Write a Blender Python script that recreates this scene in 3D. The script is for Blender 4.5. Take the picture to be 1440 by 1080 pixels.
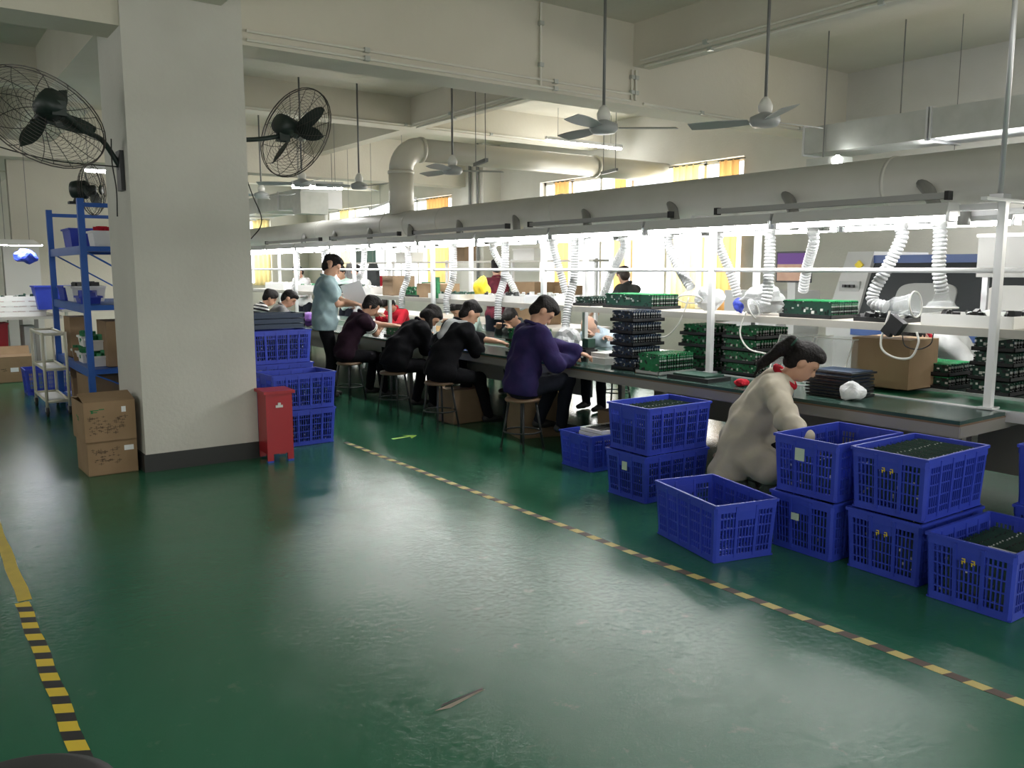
import bpy, math, random
import numpy as np
from mathutils import Matrix, Vector
random.seed(7); rng = np.random.default_rng(7)
PI = math.pi
for o in list(bpy.data.objects): bpy.data.objects.remove(o)
SC = bpy.context.scene; COL = SC.collection
# ---------------------------------------------------------------- camera
cam = bpy.data.cameras.new('camera'); camo = bpy.data.objects.new('camera', cam); COL.objects.link(camo)
cam.sensor_width = 36.0; cam.lens = 1187.0/1440*36; cam.clip_end = 200
pitch = math.atan(162/1187); yaw = math.atan(870/math.hypot(1187, 162))
camo.location = (0, 0, 1.6); camo.rotation_euler = (PI/2-pitch, 0, -yaw)
SC.camera = camo
# ---------------------------------------------------------------- world, daylight, exposure
w = bpy.data.worlds.new('overcast_sky'); SC.world = w; w.use_nodes = True
w.node_tree.nodes['Background'].inputs[0].default_value = (0.93, 0.97, 1.0, 1)
w.node_tree.nodes['Background'].inputs[1].default_value = 2.2
def area(name, loc, rot, sx, sy, power, col=(1, 1, 1)):
    l = bpy.data.lights.new(name, 'AREA'); l.shape = 'RECTANGLE'; l.size = sx; l.size_y = sy; l.energy = power; l.color = col
    o = bpy.data.objects.new(name, l); o.location = loc; o.rotation_euler = rot; COL.objects.link(o); return o
# added soft fill lamps behind and left of the camera; no windows there
area('fill_back', (2.0, -4.6, 1.9), (PI/2, 0, 0), 9, 2.2, 190, (1, .97, .92))
area('fill_left', (-6.2, 5.0, 2.3), (0, -PI/2, 0), 2.4, 12, 85, (1, .97, .95))
# added fill lamp by the right wall, out of view; no window opening
area('fill_side', (10.6, .2, 2.7), (0, PI/2, 0), 1.4, 3.6, 170, (1, .95, .86))
# daylight entering through the two window bands of the right wall and the far wall (lamps stand outside the glass)
area('daylight_near_window', (11.3, 11.3, 2.2), (0, PI/2, 0), 2.4, 5.0, 240, (1, .98, .93))
area('daylight_far_window', (11.3, 20.5, 2.2), (0, PI/2, 0), 2.4, 6.0, 240, (1, .98, .93))
area('daylight_end_window', (6.0, 26.8, 2.2), (-PI/2, 0, 0), 7.0, 2.2, 200, (1, .98, .93))
vs = SC.view_settings; SC.display_settings.display_device = 'sRGB'
vs.view_transform = 'Standard'; vs.look = 'None'; vs.gamma = 1; vs.use_curve_mapping = False; vs.exposure = 0.3
SC.cycles.max_bounces = 6; SC.cycles.diffuse_bounces = 4; SC.cycles.glossy_bounces = 3; SC.cycles.transparent_max_bounces = 8
SC.cycles.sample_clamp_indirect = 4.0; SC.cycles.use_denoising = True
# ---------------------------------------------------------------- materials
M = {}
def mat(name, c, rough=.6, metal=0., c2=None, scale=8., bump=0., bscale=None, detail=4., emit=0., alpha=1., trans=0., spec=.5):
    m = bpy.data.materials.new(name); m.use_nodes = True; nt = m.node_tree; b = nt.nodes['Principled BSDF']
    b.inputs['Base Color'].default_value = (*c, 1); b.inputs['Roughness'].default_value = rough
    b.inputs['Metallic'].default_value = metal; b.inputs['Alpha'].default_value = alpha
    b.inputs['Transmission Weight'].default_value = trans; b.inputs['Specular IOR Level'].default_value = spec
    if emit: b.inputs['Emission Color'].default_value = (*c, 1); b.inputs['Emission Strength'].default_value = emit
    if c2 or bump:
        tc = nt.nodes.new('ShaderNodeTexCoord'); n = nt.nodes.new('ShaderNodeTexNoise')
        n.inputs['Scale'].default_value = scale; n.inputs['Detail'].default_value = detail
        nt.links.new(tc.outputs['Object'], n.inputs['Vector'])
        if c2:
            r = nt.nodes.new('ShaderNodeValToRGB'); r.color_ramp.elements[0].position = .35; r.color_ramp.elements[1].position = .68
            r.color_ramp.elements[0].color = (*c, 1); r.color_ramp.elements[1].color = (*c2, 1)
            nt.links.new(n.outputs['Fac'], r.inputs['Fac']); nt.links.new(r.outputs['Color'], b.inputs['Base Color'])
        if bump:
            n2 = n
            if bscale:
                n2 = nt.nodes.new('ShaderNodeTexNoise'); n2.inputs['Scale'].default_value = bscale; nt.links.new(tc.outputs['Object'], n2.inputs['Vector'])
            bp = nt.nodes.new('ShaderNodeBump'); bp.inputs['Strength'].default_value = bump; bp.inputs['Distance'].default_value = .02
            nt.links.new(n2.outputs['Fac'], bp.inputs['Height']); nt.links.new(bp.outputs['Normal'], b.inputs['Normal'])
    M[name] = m; return m
mat('plaster', (.60, .59, .54), .85, c2=(.54, .53, .48), scale=1.3, bump=.15, bscale=30)
mat('ceiling_paint', (.64, .61, .52), .9, c2=(.58, .55, .46), scale=.9, bump=.15, bscale=20)
mat('black_paint', (.02, .022, .022), .5)
mat('duct_white', (.50, .50, .46), .38, c2=(.46, .46, .42), scale=3)
mat('pipe_cream', (.56, .54, .46), .35)
mat('alu', (.62, .63, .65), .35, .55)
mat('steel_white', (.72, .73, .74), .4, .15)
mat('lamp_metal', (.60, .61, .61), .4, .2)
mat('galv', (.50, .52, .49), .4, .45, c2=(.44, .46, .43), scale=6)
mat('conduit', (.68, .66, .58), .5)
mat('tube_glow', (1, .99, .97), .3, emit=34)
mat('panel_glow', (1, 1, .97), .3, emit=45)
mat('dark_metal', (.025, .028, .03), .45, .3)
mat('fan_green', (.018, .03, .026), .45, .2)
mat('fan_wire', (.06, .055, .05), .45, .5)
mat('fan_grey', (.34, .36, .36), .45)
mat('rod_grey', (.16, .165, .16), .5, .3)
mat('crate_blue', (.026, .050, .42), .42, c2=(.032, .062, .48), scale=5)
mat('pcb_green', (.012, .20, .07), .45, c2=(.01, .14, .05), scale=30)
mat('pcb_lit', (.015, .33, .10), .45)  # lit look painted into the green of board top and end edges
mat('pcb_dark', (.008, .05, .032), .45)
mat('pcb_blue', (.015, .035, .075), .4)
mat('chip_black', (.012, .013, .015), .4)
mat('chip_silver', (.55, .57, .55), .3, .6)
mat('chip_white', (.7, .7, .66), .5)
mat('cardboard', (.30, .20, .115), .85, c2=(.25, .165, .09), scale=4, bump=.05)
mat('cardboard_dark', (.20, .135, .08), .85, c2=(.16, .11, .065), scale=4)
mat('print_green', (.02, .16, .05), .7)
mat('print_dark', (.09, .06, .035), .8)
mat('paper', (.78, .80, .82), .7)
mat('label_green', (.50, .62, .50), .7)
mat('foam_white', (.80, .80, .78), .7)
mat('tabletop', (.035, .075, .062), .22, c2=(.028, .06, .05), scale=3)
mat('belt_green', (.012, .13, .065), .3)
mat('table_edge', (.27, .26, .24), .45, .3)
mat('table_brown', (.16, .10, .06), .5)
mat('shelf_top', (.62, .58, .52), .5)
mat('shelf_edge', (.46, .45, .41), .45, .3)
mat('rack_blue', (.01, .085, .38), .4, c2=(.015, .10, .42), scale=4)
mat('red_paint', (.36, .012, .02), .35)
mat('cream_tube', (.62, .60, .48), .4)
mat('rubber', (.015, .015, .016), .6)
mat('wheel_grey', (.3, .3, .3), .4, .4)
mat('orange_curtain', (.88, .56, .22), .8, c2=(.80, .46, .14), scale=6, emit=0)
mat('yellow_curtain', (.92, .80, .38), .8)
mat('window_frame', (.72, .71, .66), .5)
mat('machine_white', (.52, .53, .52), .45)
mat('machine_blue', (.05, .10, .28), .4)
mat('machine_dark', (.05, .055, .06), .25)
mat('machine_pane', (.38, .39, .38), .3)
mat('hose_white', (.50, .51, .52), .5, .1)
mat('clear_plastic', (.80, .84, .86), .12, alpha=.2)
mat('stub_grey', (.20, .20, .19), .5)
mat('support_grey', (.30, .30, .29), .45, .2)
mat('skin', (.52, .30, .20), .55, c2=(.47, .26, .17), scale=12)
mat('skin_pale', (.60, .38, .28), .55, c2=(.55, .33, .24), scale=12)
mat('hair', (.007, .006, .006), .75, c2=(.014, .012, .011), scale=60, bump=.6, spec=.2)
mat('hair_grey', (.10, .095, .09), .5, c2=(.05, .047, .045), scale=60)
mat('hair_brown', (.03, .016, .012), .4, c2=(.018, .011, .009), scale=60, bump=.4)
mat('lip', (.40, .12, .10), .5)
mat('eye_dark', (.012, .01, .01), .2)
mat('yellow', (.80, .62, .03), .5)
mat('tape_plain', (.60, .46, .06), .5, c2=(.50, .38, .05), scale=9)
mat('gouge', (.34, .30, .24), .8)
mat('lime', (.35, .6, .05), .6)
mat('red_rail', (.5, .03, .03), .6)
mat('purple', (.16, .06, .30), .6)
def cloth(name, c, c2=None, bump=.25):
    return mat(name, c, .9, c2=c2 or tuple(x*.8 for x in c), scale=7, bump=bump, bscale=16, spec=.12)
cloth('cloth_beige', (.56, .51, .42), (.49, .45, .37)); cloth('cloth_teal', (.30, .41, .43)); cloth('cloth_navy', (.017, .016, .062), (.028, .017, .070))
cloth('cloth_black', (.007, .007, .009)); cloth('cloth_maroon', (.022, .010, .018)); cloth('cloth_grey', (.24, .235, .23), (.12, .12, .12))
cloth('cloth_hood', (.40, .41, .42)); cloth('cloth_lightblue', (.50, .60, .68)); cloth('cloth_white', (.72, .73, .73)); cloth('cloth_darkgrey', (.05, .055, .055))
cloth('cloth_red', (.45, .02, .035)); cloth('cloth_check', (.16, .03, .045), (.05, .012, .02)); cloth('cloth_jean', (.011, .013, .02)); cloth('cloth_pale', (.52, .66, .62))
def nodes(m): return m.node_tree.nodes, m.node_tree.links, m.node_tree.nodes['Principled BSDF']
def stripe_mat(name, ca, cb, period, axis=(0, 0, 1), duty=.5, rough=.9):
    m = mat(name, ca, rough); N, L, b = nodes(m)
    tc = N.new('ShaderNodeTexCoord'); d = N.new('ShaderNodeVectorMath'); d.operation = 'DOT_PRODUCT'; d.inputs[1].default_value = axis
    q = N.new('ShaderNodeMath'); q.operation = 'DIVIDE'; q.inputs[1].default_value = period
    fr = N.new('ShaderNodeMath'); fr.operation = 'FRACT'; gt = N.new('ShaderNodeMath'); gt.operation = 'GREATER_THAN'; gt.inputs[1].default_value = duty
    mx = N.new('ShaderNodeMix'); mx.data_type = 'RGBA'; mx.inputs[6].default_value = (*ca, 1); mx.inputs[7].default_value = (*cb, 1)
    L.new(tc.outputs['Object'], d.inputs[0]); L.new(d.outputs['Value'], q.inputs[0]); L.new(q.outputs[0], fr.inputs[0]); L.new(fr.outputs[0], gt.inputs[0])
    L.new(gt.outputs[0], mx.inputs[0]); L.new(mx.outputs[2], b.inputs['Base Color']); return m
stripe_mat('cloth_striped', (.02, .02, .022), (.62, .62, .60), .055, (.25, 0, 1), .55)
stripe_mat('tape_near', (.70, .52, .04), (.02, .02, .022), .15, (.55, 1, 0), .52, .45)
stripe_mat('tape_far', (.55, .46, .16), (.075, .05, .035), .16, (.3, 1, 0), .5, .6)
stripe_mat('label_stripes', (.75, .76, .78), (.25, .33, .6), .03, (0, 0, 1), .6)
for k_ in ('orange_curtain', 'yellow_curtain'):
    N, L, b = nodes(M[k_]); tr = N.new('ShaderNodeBsdfTranslucent'); tr.inputs[0].default_value = (.95, .74, .45, 1) if k_[0] == 'o' else (1, .92, .66, 1); ms = N.new('ShaderNodeMixShader'); ms.inputs[0].default_value = .6; L.new(b.outputs[0], ms.inputs[1]); L.new(tr.outputs[0], ms.inputs[2]); L.new(ms.outputs[0], N['Material Output'].inputs[0])
# green epoxy floor: worn, glossy and uneven
m = mat('floor_epoxy', (.022, .105, .06), .2); N, L, b = nodes(m)
tc = N.new('ShaderNodeTexCoord')
def noise(s, d=5, rough=.6, dist=0):
    n = N.new('ShaderNodeTexNoise'); n.inputs['Scale'].default_value = s; n.inputs['Detail'].default_value = d; n.inputs['Roughness'].default_value = rough
    n.inputs['Distortion'].default_value = dist; L.new(tc.outputs['Object'], n.inputs['Vector']); return n
n1 = noise(.55, 6, .6, .6); r1 = N.new('ShaderNodeValToRGB'); e = r1.color_ramp.elements
e[0].position = .3; e[0].color = (.016, .112, .056, 1); e[1].position = .72; e[1].color = (.036, .142, .088, 1)
L.new(n1.outputs['Fac'], r1.inputs['Fac'])
n2 = noise(6, 8, .7); r2 = N.new('ShaderNodeValToRGB'); r2.color_ramp.elements[0].position = .60; r2.color_ramp.elements[1].position = .85
L.new(n2.outputs['Fac'], r2.inputs['Fac'])
mx = N.new('ShaderNodeMix'); mx.data_type = 'RGBA'; mx.inputs[7].default_value = (.10, .18, .125, 1)
L.new(r2.outputs['Color'], mx.inputs[0]); L.new(r1.outputs['Color'], mx.inputs[6]); L.new(mx.outputs[2], b.inputs['Base Color'])
n3 = noise(2.6, 9, .75, 2.0); mr = N.new('ShaderNodeMapRange'); mr.inputs['From Min'].default_value = .3; mr.inputs['From Max'].default_value = .7
mr.inputs['To Min'].default_value = .07; mr.inputs['To Max'].default_value = .17; b.inputs['Specular IOR Level'].default_value = .25
L.new(n3.outputs['Fac'], mr.inputs['Value']); L.new(mr.outputs[0], b.inputs['Roughness'])
n4 = noise(34, 9, .75, 1.5); n5 = noise(2.2, 3, .5)
b1 = N.new('ShaderNodeBump'); b1.inputs['Strength'].default_value = .19; b1.inputs['Distance'].default_value = .006; L.new(n4.outputs['Fac'], b1.inputs['Height'])
b2 = N.new('ShaderNodeBump'); b2.inputs['Strength'].default_value = .12; b2.inputs['Distance'].default_value = .02; L.new(n5.outputs['Fac'], b2.inputs['Height'])
L.new(b1.outputs['Normal'], b2.inputs['Normal']); L.new(b2.outputs['Normal'], b.inputs['Normal'])
# ---------------------------------------------------------------- geometry helpers
def link(name, verts, faces, mats, midx=None, parent=None, smooth=False):
    me = bpy.data.meshes.new(name); me.from_pydata([tuple(v) for v in verts], [], faces)
    for k in ([mats] if isinstance(mats, str) else mats): me.materials.append(M[k])
    if midx is not None and len(midx) == len(me.polygons): me.polygons.foreach_set('material_index', midx)
    if smooth: me.polygons.foreach_set('use_smooth', [True]*len(me.polygons))
    me.update(); o = bpy.data.objects.new(name, me); COL.objects.link(o)
    if parent: o.parent = parent
    return o
def tag(o, label=None, cat=None, group=None, kind=None):
    if label: o['label'] = label
    if cat: o['category'] = cat
    if group: o['group'] = group
    if kind: o['kind'] = kind
    return o
def root(name, loc, label, cat, group=None, rz=0):
    o = bpy.data.objects.new(name, None); COL.objects.link(o); o.location = loc; o.rotation_euler = (0, 0, rz); o.empty_display_size = .1
    return tag(o, label, cat, group)
def kids(o): return [c for c in COL.objects if c.parent == o]
def copy_tree(o, parent=None, label=None, group=None, loc=None, rz=None):
    c = o.copy(); COL.objects.link(c); c.parent = parent
    if label: c['label'] = label
    if group: c['group'] = group
    if loc: c.location = loc
    if rz is not None: c.rotation_euler[2] = rz
    for ch in o.children:
        if not ch.get('own'): copy_tree(ch, c)
    return c
BOXF = [(0, 3, 2, 1), (4, 5, 6, 7), (0, 1, 5, 4), (1, 2, 6, 5), (2, 3, 7, 6), (3, 0, 4, 7)]
class G:
    def __init__(s, off=(0, 0, 0)): s.v = []; s.f = []; s.m = []; s.o = Vector(off)
    def add(s, vs, fs, mi=0):
        n = len(s.v); s.v += [tuple(Vector(v)-s.o) for v in vs]; s.f += [tuple(i+n for i in f) for f in fs]; s.m += [mi]*len(fs); return s
    def bx(s, x0, x1, y0, y1, z0, z1, mi=0):
        return s.add([(x0, y0, z0), (x1, y0, z0), (x1, y1, z0), (x0, y1, z0), (x0, y0, z1), (x1, y0, z1), (x1, y1, z1), (x0, y1, z1)], BOXF, mi)
    def box(s, c, d, mi=0, R=None):
        vs = [Vector((a*d[0]/2, b_*d[1]/2, e_*d[2]/2)) for e_ in (-1, 1) for a, b_ in ((-1, -1), (1, -1), (1, 1), (-1, 1))]
        if R is not None: vs = [R @ v for v in vs]
        return s.add([v+Vector(c) for v in vs], BOXF, mi)
    def bar(s, a, b, wd, h=None, mi=0):           # rectangular bar between two points
        a = Vector(a); b = Vector(b); d = b-a; q = d.to_track_quat('X', 'Z').to_matrix(); return s.box((a+b)/2, (d.length, wd, h or wd), mi, q)
    def tube(s, pts, r, n=8, mi=0, caps=True, closed=False):
        pts = [Vector(p) for p in pts]; k = len(pts); rr = r if isinstance(r, (list, tuple)) else [r]*k
        vs = []; up = None
        for i, p in enumerate(pts):
            if closed: d = pts[(i+1) % k]-pts[i-1]
            else: d = pts[min(i+1, k-1)]-pts[max(i-1, 0)]
            d.normalize()
            if up is None: up = Vector((0, 0, 1)) if abs(d.z) < .9 else Vector((1, 0, 0))
            a = d.cross(up); 
            if a.length < 1e-4: a = d.orthogonal()
            a.normalize(); bb = a.cross(d).normalized(); up = bb
            for j in range(n):
                t = 2*PI*j/n; vs.append(p+(a*math.cos(t)+bb*math.sin(t))*rr[i])
        fs = []
        for i in range(k if closed else k-1):
            i2 = (i+1) % k
            for j in range(n): fs.append((i*n+j, i*n+(j+1) % n, i2*n+(j+1) % n, i2*n+j))
        if caps and not closed: fs.append(tuple(range(n-1, -1, -1))); fs.append(tuple((k-1)*n+j for j in range(n)))
        return s.add(vs, fs, mi)
    def lathe(s, prof, n=16, mi=0, c=(0, 0, 0), R=None, cap=True):
        vs = []; fs = []; k = len(prof)
        for r, z in prof:
            for j in range(n):
                v = Vector((r*math.cos(2*PI*j/n), r*math.sin(2*PI*j/n), z))
                if R is not None: v = R @ v
                vs.append(v+Vector(c))
        for i in range(k-1):
            for j in range(n): fs.append((i*n+j, i*n+(j+1) % n, (i+1)*n+(j+1) % n, (i+1)*n+j))
        if cap: fs.append(tuple(range(n-1, -1, -1))); fs.append(tuple((k-1)*n+j for j in range(n)))
        return s.add(vs, fs, mi)
    def obj(s, name, mats, parent=None, smooth=False): return link(name, s.v, s.f, mats, s.m, parent, smooth)
def struct(name, g, mats): return tag(g.obj(name, mats), kind='structure')
def zdir(d): return Vector(d).to_track_quat('Z', 'Y').to_matrix()
def bez(p, n=16):                                    # smooth curve through points (Catmull-Rom)
    P = [Vector(q) for q in p]; P = [P[0]*2-P[1]]+P+[P[-1]*2-P[-2]]; out = []
    for i in range(1, len(P)-2):
        for k in range(n):
            t = k/n; a, b_, c, d = P[i-1], P[i], P[i+1], P[i+2]
            out.append(.5*((2*b_)+(c-a)*t+(2*a-5*b_+4*c-d)*t*t+(3*b_-a-3*c+d)*t**3))
    return out+[P[-2]]
# ================================================================ THE ROOM
XW = 10.8; ZC = 4.25; YF = 26.0; XL = -6.5; YB = -5.0
fl = struct('floor', G().bx(XL, XW+.3, YB, YF+.3, -.12, 0), 'floor_epoxy')
struct('ceiling', G().bx(XL, XW+.3, YB, YF+.3, ZC, ZC+.15), 'ceiling_paint')
struct('wall_back', G().bx(XL, XW+.3, YB-.2, YB, 0, ZC), 'plaster')
struct('wall_left', G().bx(XL-.2, XL, YB, YF, 0, ZC), 'plaster')
# right wall with its window openings (y0, y1) between sill and head
SILL, HEAD = .95, 3.34
wins = [(8.75, 13.9), (17.3, 24.6)]
g = G(); y = YB
for a, b_ in wins:
    g.bx(XW, XW+.3, y, a, 0, ZC); g.bx(XW, XW+.3, a, b_, 0, SILL); g.bx(XW, XW+.3, a, b_, HEAD, ZC); y = b_
g.bx(XW, XW+.3, y, YF+.3, 0, ZC)
struct('wall_right', g, 'plaster')
# far wall with a wide window
FW = [(3.6, 5.6), (6.4, 9.6)]
g = G(); x = XL
for a, b_ in FW:
    g.bx(x, a, YF, YF+.3, 0, ZC); g.bx(a, b_, YF, YF+.3, 0, 1.1); g.bx(a, b_, YF, YF+.3, 3.1, ZC); x = b_
g.bx(x, XW, YF, YF+.3, 0, ZC)
struct('wall_far', g, 'plaster')
k = 0
def window(u0, u1, z0, z1, fixed, axis, n):
    global k; k += 1
    g = G(); t = .06
    def B(a, b_, c, d):
        if axis == 'y': g.bx(fixed+.12, fixed+.17, a, b_, c, d)
        else: g.bx(a, b_, fixed+.12, fixed+.17, c, d)
    B(u0, u1, z0, z0+t); B(u0, u1, z1-t, z1)
    if z1-z0 > 1.5: B(u0, u1, z0+(z1-z0)*.66, z0+(z1-z0)*.66+t)
    for i in range(n+1): uu = u0+(u1-u0-t)*i/n; B(uu, uu+t, z0, z1)
    struct('window_%d' % k, g, 'window_frame')
window(8.75, 13.9, SILL, HEAD, XW, 'y', 6); window(17.3, 24.6, SILL, HEAD, XW, 'y', 8)
window(3.6, 5.6, 1.1, 3.1, YF, 'x', 3); window(6.4, 9.6, 1.1, 3.1, YF, 'x', 4)
# pilaster on the window wall, partition behind the racks, column on the left
struct('wall_pilaster', G().bx(XW-.45, XW, 15.3, 16.2, 0, ZC), 'plaster')
struct('wall_partition', G().bx(1.7, 3.4, 17.0, 17.25, 0, ZC), 'ceiling_paint')
struct('wall_partition_left', G().bx(XL, -.2, 15.0, 15.3, 0, ZC), 'plaster')
g = G((10.3, 15.4, 2)); g.tube([(10.30, 15.75, 0), (10.30, 15.75, ZC)], .03, 10); g.tube([(10.30, 15.45, 0), (10.30, 15.45, ZC)], .03, 10); o = g.obj('drain_pipe', 'rod_grey'); o.location = (10.3, 15.4, 2); tag(o, 'pair of thin dark vertical pipes on the far pilaster', 'pipe')
# foreground column with its painted skirting
g = G(); g.bx(1.5, 2.41, 7.0, 7.85, .13, ZC-.3); struct('column', g, 'plaster')
g = G(); g.bx(1.485, 2.425, 6.985, 7.865, 0, .14); struct('baseboard_column', g, 'black_paint')
# ceiling beams
struct('ceiling_beam', G().bx(XL, XW, 7.03, 7.45, 3.39, ZC), 'ceiling_paint')
struct('ceiling_beam', G().bx(XL, XW, 12.0, 12.35, 3.8, ZC), 'ceiling_paint')
struct('ceiling_beam', G().bx(XL, XW, 16.0, 16.45, 3.39, ZC), 'ceiling_paint')
struct('ceiling_beam', G().bx(XL, XW, 21.0, 21.35, 3.7, ZC), 'ceiling_paint')
for a, b_ in ((YB, 7.03), (7.45, 12.0), (12.35, 16.0), (16.45, 21), (21.35, YF)):
    struct('ceiling_beam', G().bx(6.75, 7.0, a, b_, 3.8, ZC), 'ceiling_paint')
    struct('ceiling_beam', G().bx(1.6, 2.25, a, min(b_, 6.99) if a < 0 else b_, 3.65, ZC), 'ceiling_paint')
    struct('ceiling_beam', G().bx(XL+3, XL+3.3, a, b_, 3.7, ZC), 'ceiling_paint')
struct('ceiling_beam', G().bx(XL, XW, 1.0, 1.35, 3.8, ZC), 'ceiling_paint')
# conduits clipped along the beams
def conduit(label, runs, r=.014):
    rt = root('conduit', runs[0][0], label, 'conduit'); 
    for pts in runs:
        g = G(pts and rt.location); g.tube(pts, r, 6); g.obj('pipe', 'conduit', rt)
        a, b_ = Vector(pts[0]), Vector(pts[-1]); nn = max(2, int((b_-a).length/1.6))
        for i in range(nn): 
            p = a.lerp(b_, (i+.5)/nn); g = G(rt.location); g.box(p, (.05, .05, .04)); g.obj('clip', 'galv', rt)
conduit('thin white double conduit along the big cross beam and down its face', [[(2.45, 7.012, 3.43), (6.7, 7.012, 3.43)], [(2.45, 7.012, 3.50), (6.7, 7.012, 3.50)], [(5.45, 7.012, 3.44), (5.45, 7.012, 4.24)], [(6.72, 7.012, 3.44), (6.72, 7.012, 3.76)], [(6.78, 7.012, 3.44), (6.78, 7.012, 3.76)], [(6.9, 7.012, 3.42), (10.7, 7.012, 3.42)]])
conduit('thin white double conduit under the near lengthwise beam at the upper right', [[(6.735, 1.4, 3.84), (6.735, 6.9, 3.84)], [(6.80, 1.4, 3.785), (6.80, 6.9, 3.785)]])
conduit('thin white conduit under the lengthwise beam behind the big cross beam', [[(6.735, 7.5, 3.84), (6.735, 11.9, 3.84)], [(6.80, 7.5, 3.785), (6.80, 11.9, 3.785)]])
conduit('thin white conduit along the second cross beam above the round pipe', [[(2.6, 11.985, 3.83), (10.7, 11.985, 3.83)]])
# floor tapes and marks
def strip(name, x0, x1, y0, y1, m_, label, cat, z=.0015):
    g = G((x0, y0, 0)); n = 24
    vs = []; fs = []
    for i in range(n+1):
        yy = y0+(y1-y0)*i/n; wob = .004*math.sin(i*1.7); vs += [(x0+wob, yy, 0), (x1+wob, yy, 0), (x0+wob, yy, z), (x1+wob, yy, z)]
    for i in range(n):
        a = i*4; b4 = a+4; fs += [(a+2, a+3, b4+3, b4+2), (a, a+2, b4+2, b4), (a+3, a+1, b4+1, b4+3)]
    g.add(vs, fs); o = g.obj(name, m_); o.location = (x0, y0, 0); return tag(o, label, cat)
strip('floor_tape', .345, .405, 1.2, 4.55, 'tape_near', 'black and yellow hazard tape at the lower left of the floor', 'floor tape')
strip('floor_tape', .36, .42, 4.57, 9.0, 'tape_plain', 'plain yellow worn floor tape continuing the hazard tape at the left edge', 'floor tape')
strip('floor_tape', 3.25, 3.30, .6, 7.15, 'tape_far', 'long worn yellow and brown dashed floor tape running beside the crates', 'floor tape')
g = G((3.8, 7.05, 0)); g.add([(3.70, 7.0, .001), (3.92, 7.03, .001), (3.93, 7.07, .001), (3.70, 7.05, .001)], [(0, 1, 2, 3)]); g.add([(3.86, 6.94, .0012), (3.98, 7.05, .0012), (3.86, 7.14, .0012), (3.90, 7.05, .0012)], [(0, 1, 2, 3)])
o = g.obj('floor_arrow', 'lime'); o.location = (3.8, 7.05, 0); tag(o, 'small faded yellow-green arrow mark on the floor before the stools', 'floor mark')
g = G((1.6, 2.52, 0)); g.add([(1.47, 2.505, .001), (1.53, 2.49, .001), (1.71, 2.53, .001), (1.68, 2.535, .001)], [(0, 1, 2, 3)]); g.add([(1.50, 2.515, .0015), (1.70, 2.535, .0015), (1.71, 2.545, .0015), (1.52, 2.53, .0015)], [(0, 1, 2, 3)], 1)
o = g.obj('floor_gouge', ['gouge', 'black_paint']); o.location = (1.6, 2.52, 0); tag(o, 'thin torn brown gouge in the open green floor', 'floor mark')
# ================================================================ WORKBENCH LINE
Y0, Y1, TZ = 2.30, 17.9, .75
t = root('workbench', (5.6, 10, 0), 'long dark green topped steel workbench line where the people sit', 'workbench')
O = t.location
G(O).bx(4.78, 5.33, Y0, Y1, TZ-.022, TZ).obj('worktop', 'tabletop', t)
G(O).bx(4.775, 5.33, Y0-.004, Y1, TZ-.032, TZ-.022).obj('worktop_edge', 'table_brown', t)
G(O).bx(5.92, 6.55, Y0, Y1, TZ-.03, TZ).obj('rear_worktop', 'tabletop', t)
g = G(O).bx(4.78, 4.83, Y0, Y1, TZ-.10, TZ-.03); g.bx(6.50, 6.55, Y0, Y1, TZ-.10, TZ-.03); g.obj('side_rail', 'table_edge', t)
G(O).bx(4.79, 5.40, Y0-.002, Y0+.04, TZ-.10, TZ-.03).obj('end_rail', 'table_edge', t)
G(O).bx(5.36, 5.90, .9, Y1, TZ-.05, TZ-.012).obj('conveyor_belt', 'belt_green', t)
G(O).bx(5.325, 5.36, .9, Y1, TZ-.06, TZ+.006).obj('belt_rail', 'alu', t)
G(O).bx(5.90, 5.935, .9, Y1, TZ-.06, TZ+.006).obj('belt_rail', 'alu', t)
g = G(O)
for i, yy in enumerate(np.arange(Y0+.1, Y1, 2.2)):
    for xx in (5.0, 6.45): 
        G(O).bx(xx-.025, xx+.025, yy-.025, yy+.025, 0, TZ-.1).obj('leg', 'table_edge', t)
    G(O).bx(4.83, 6.45, yy-.02, yy+.02, .62, .66).obj('cross_bar', 'table_edge', t)
    g = G(O); g.bar((4.85, yy, .62), (5.02, yy, .42), .02); g.obj('brace', 'table_edge', t)
for a_, b_ in ((2.55, 6.3), (7.3, Y1)): G(O).bx(6.44, 6.46, a_, b_, .12, TZ-.1).obj('floor_glare_blocker', 'table_edge', t)  # added panels blocking the view of the bright floor beyond the bench
G(O).bx(5.36, 5.44, Y0+.2, Y0+.28, 0, TZ-.05).obj('leg', 'table_edge', t)
g = G(O).bx(4.92, 5.2, 2.5, 4.3, .655, .675); g.obj('keyboard_rail', 'table_edge', t)
g = G(O).bx(5.2, 5.3, 2.75, 3.35, .42, .64); g.obj('control_box', 'table_edge', t)
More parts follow.
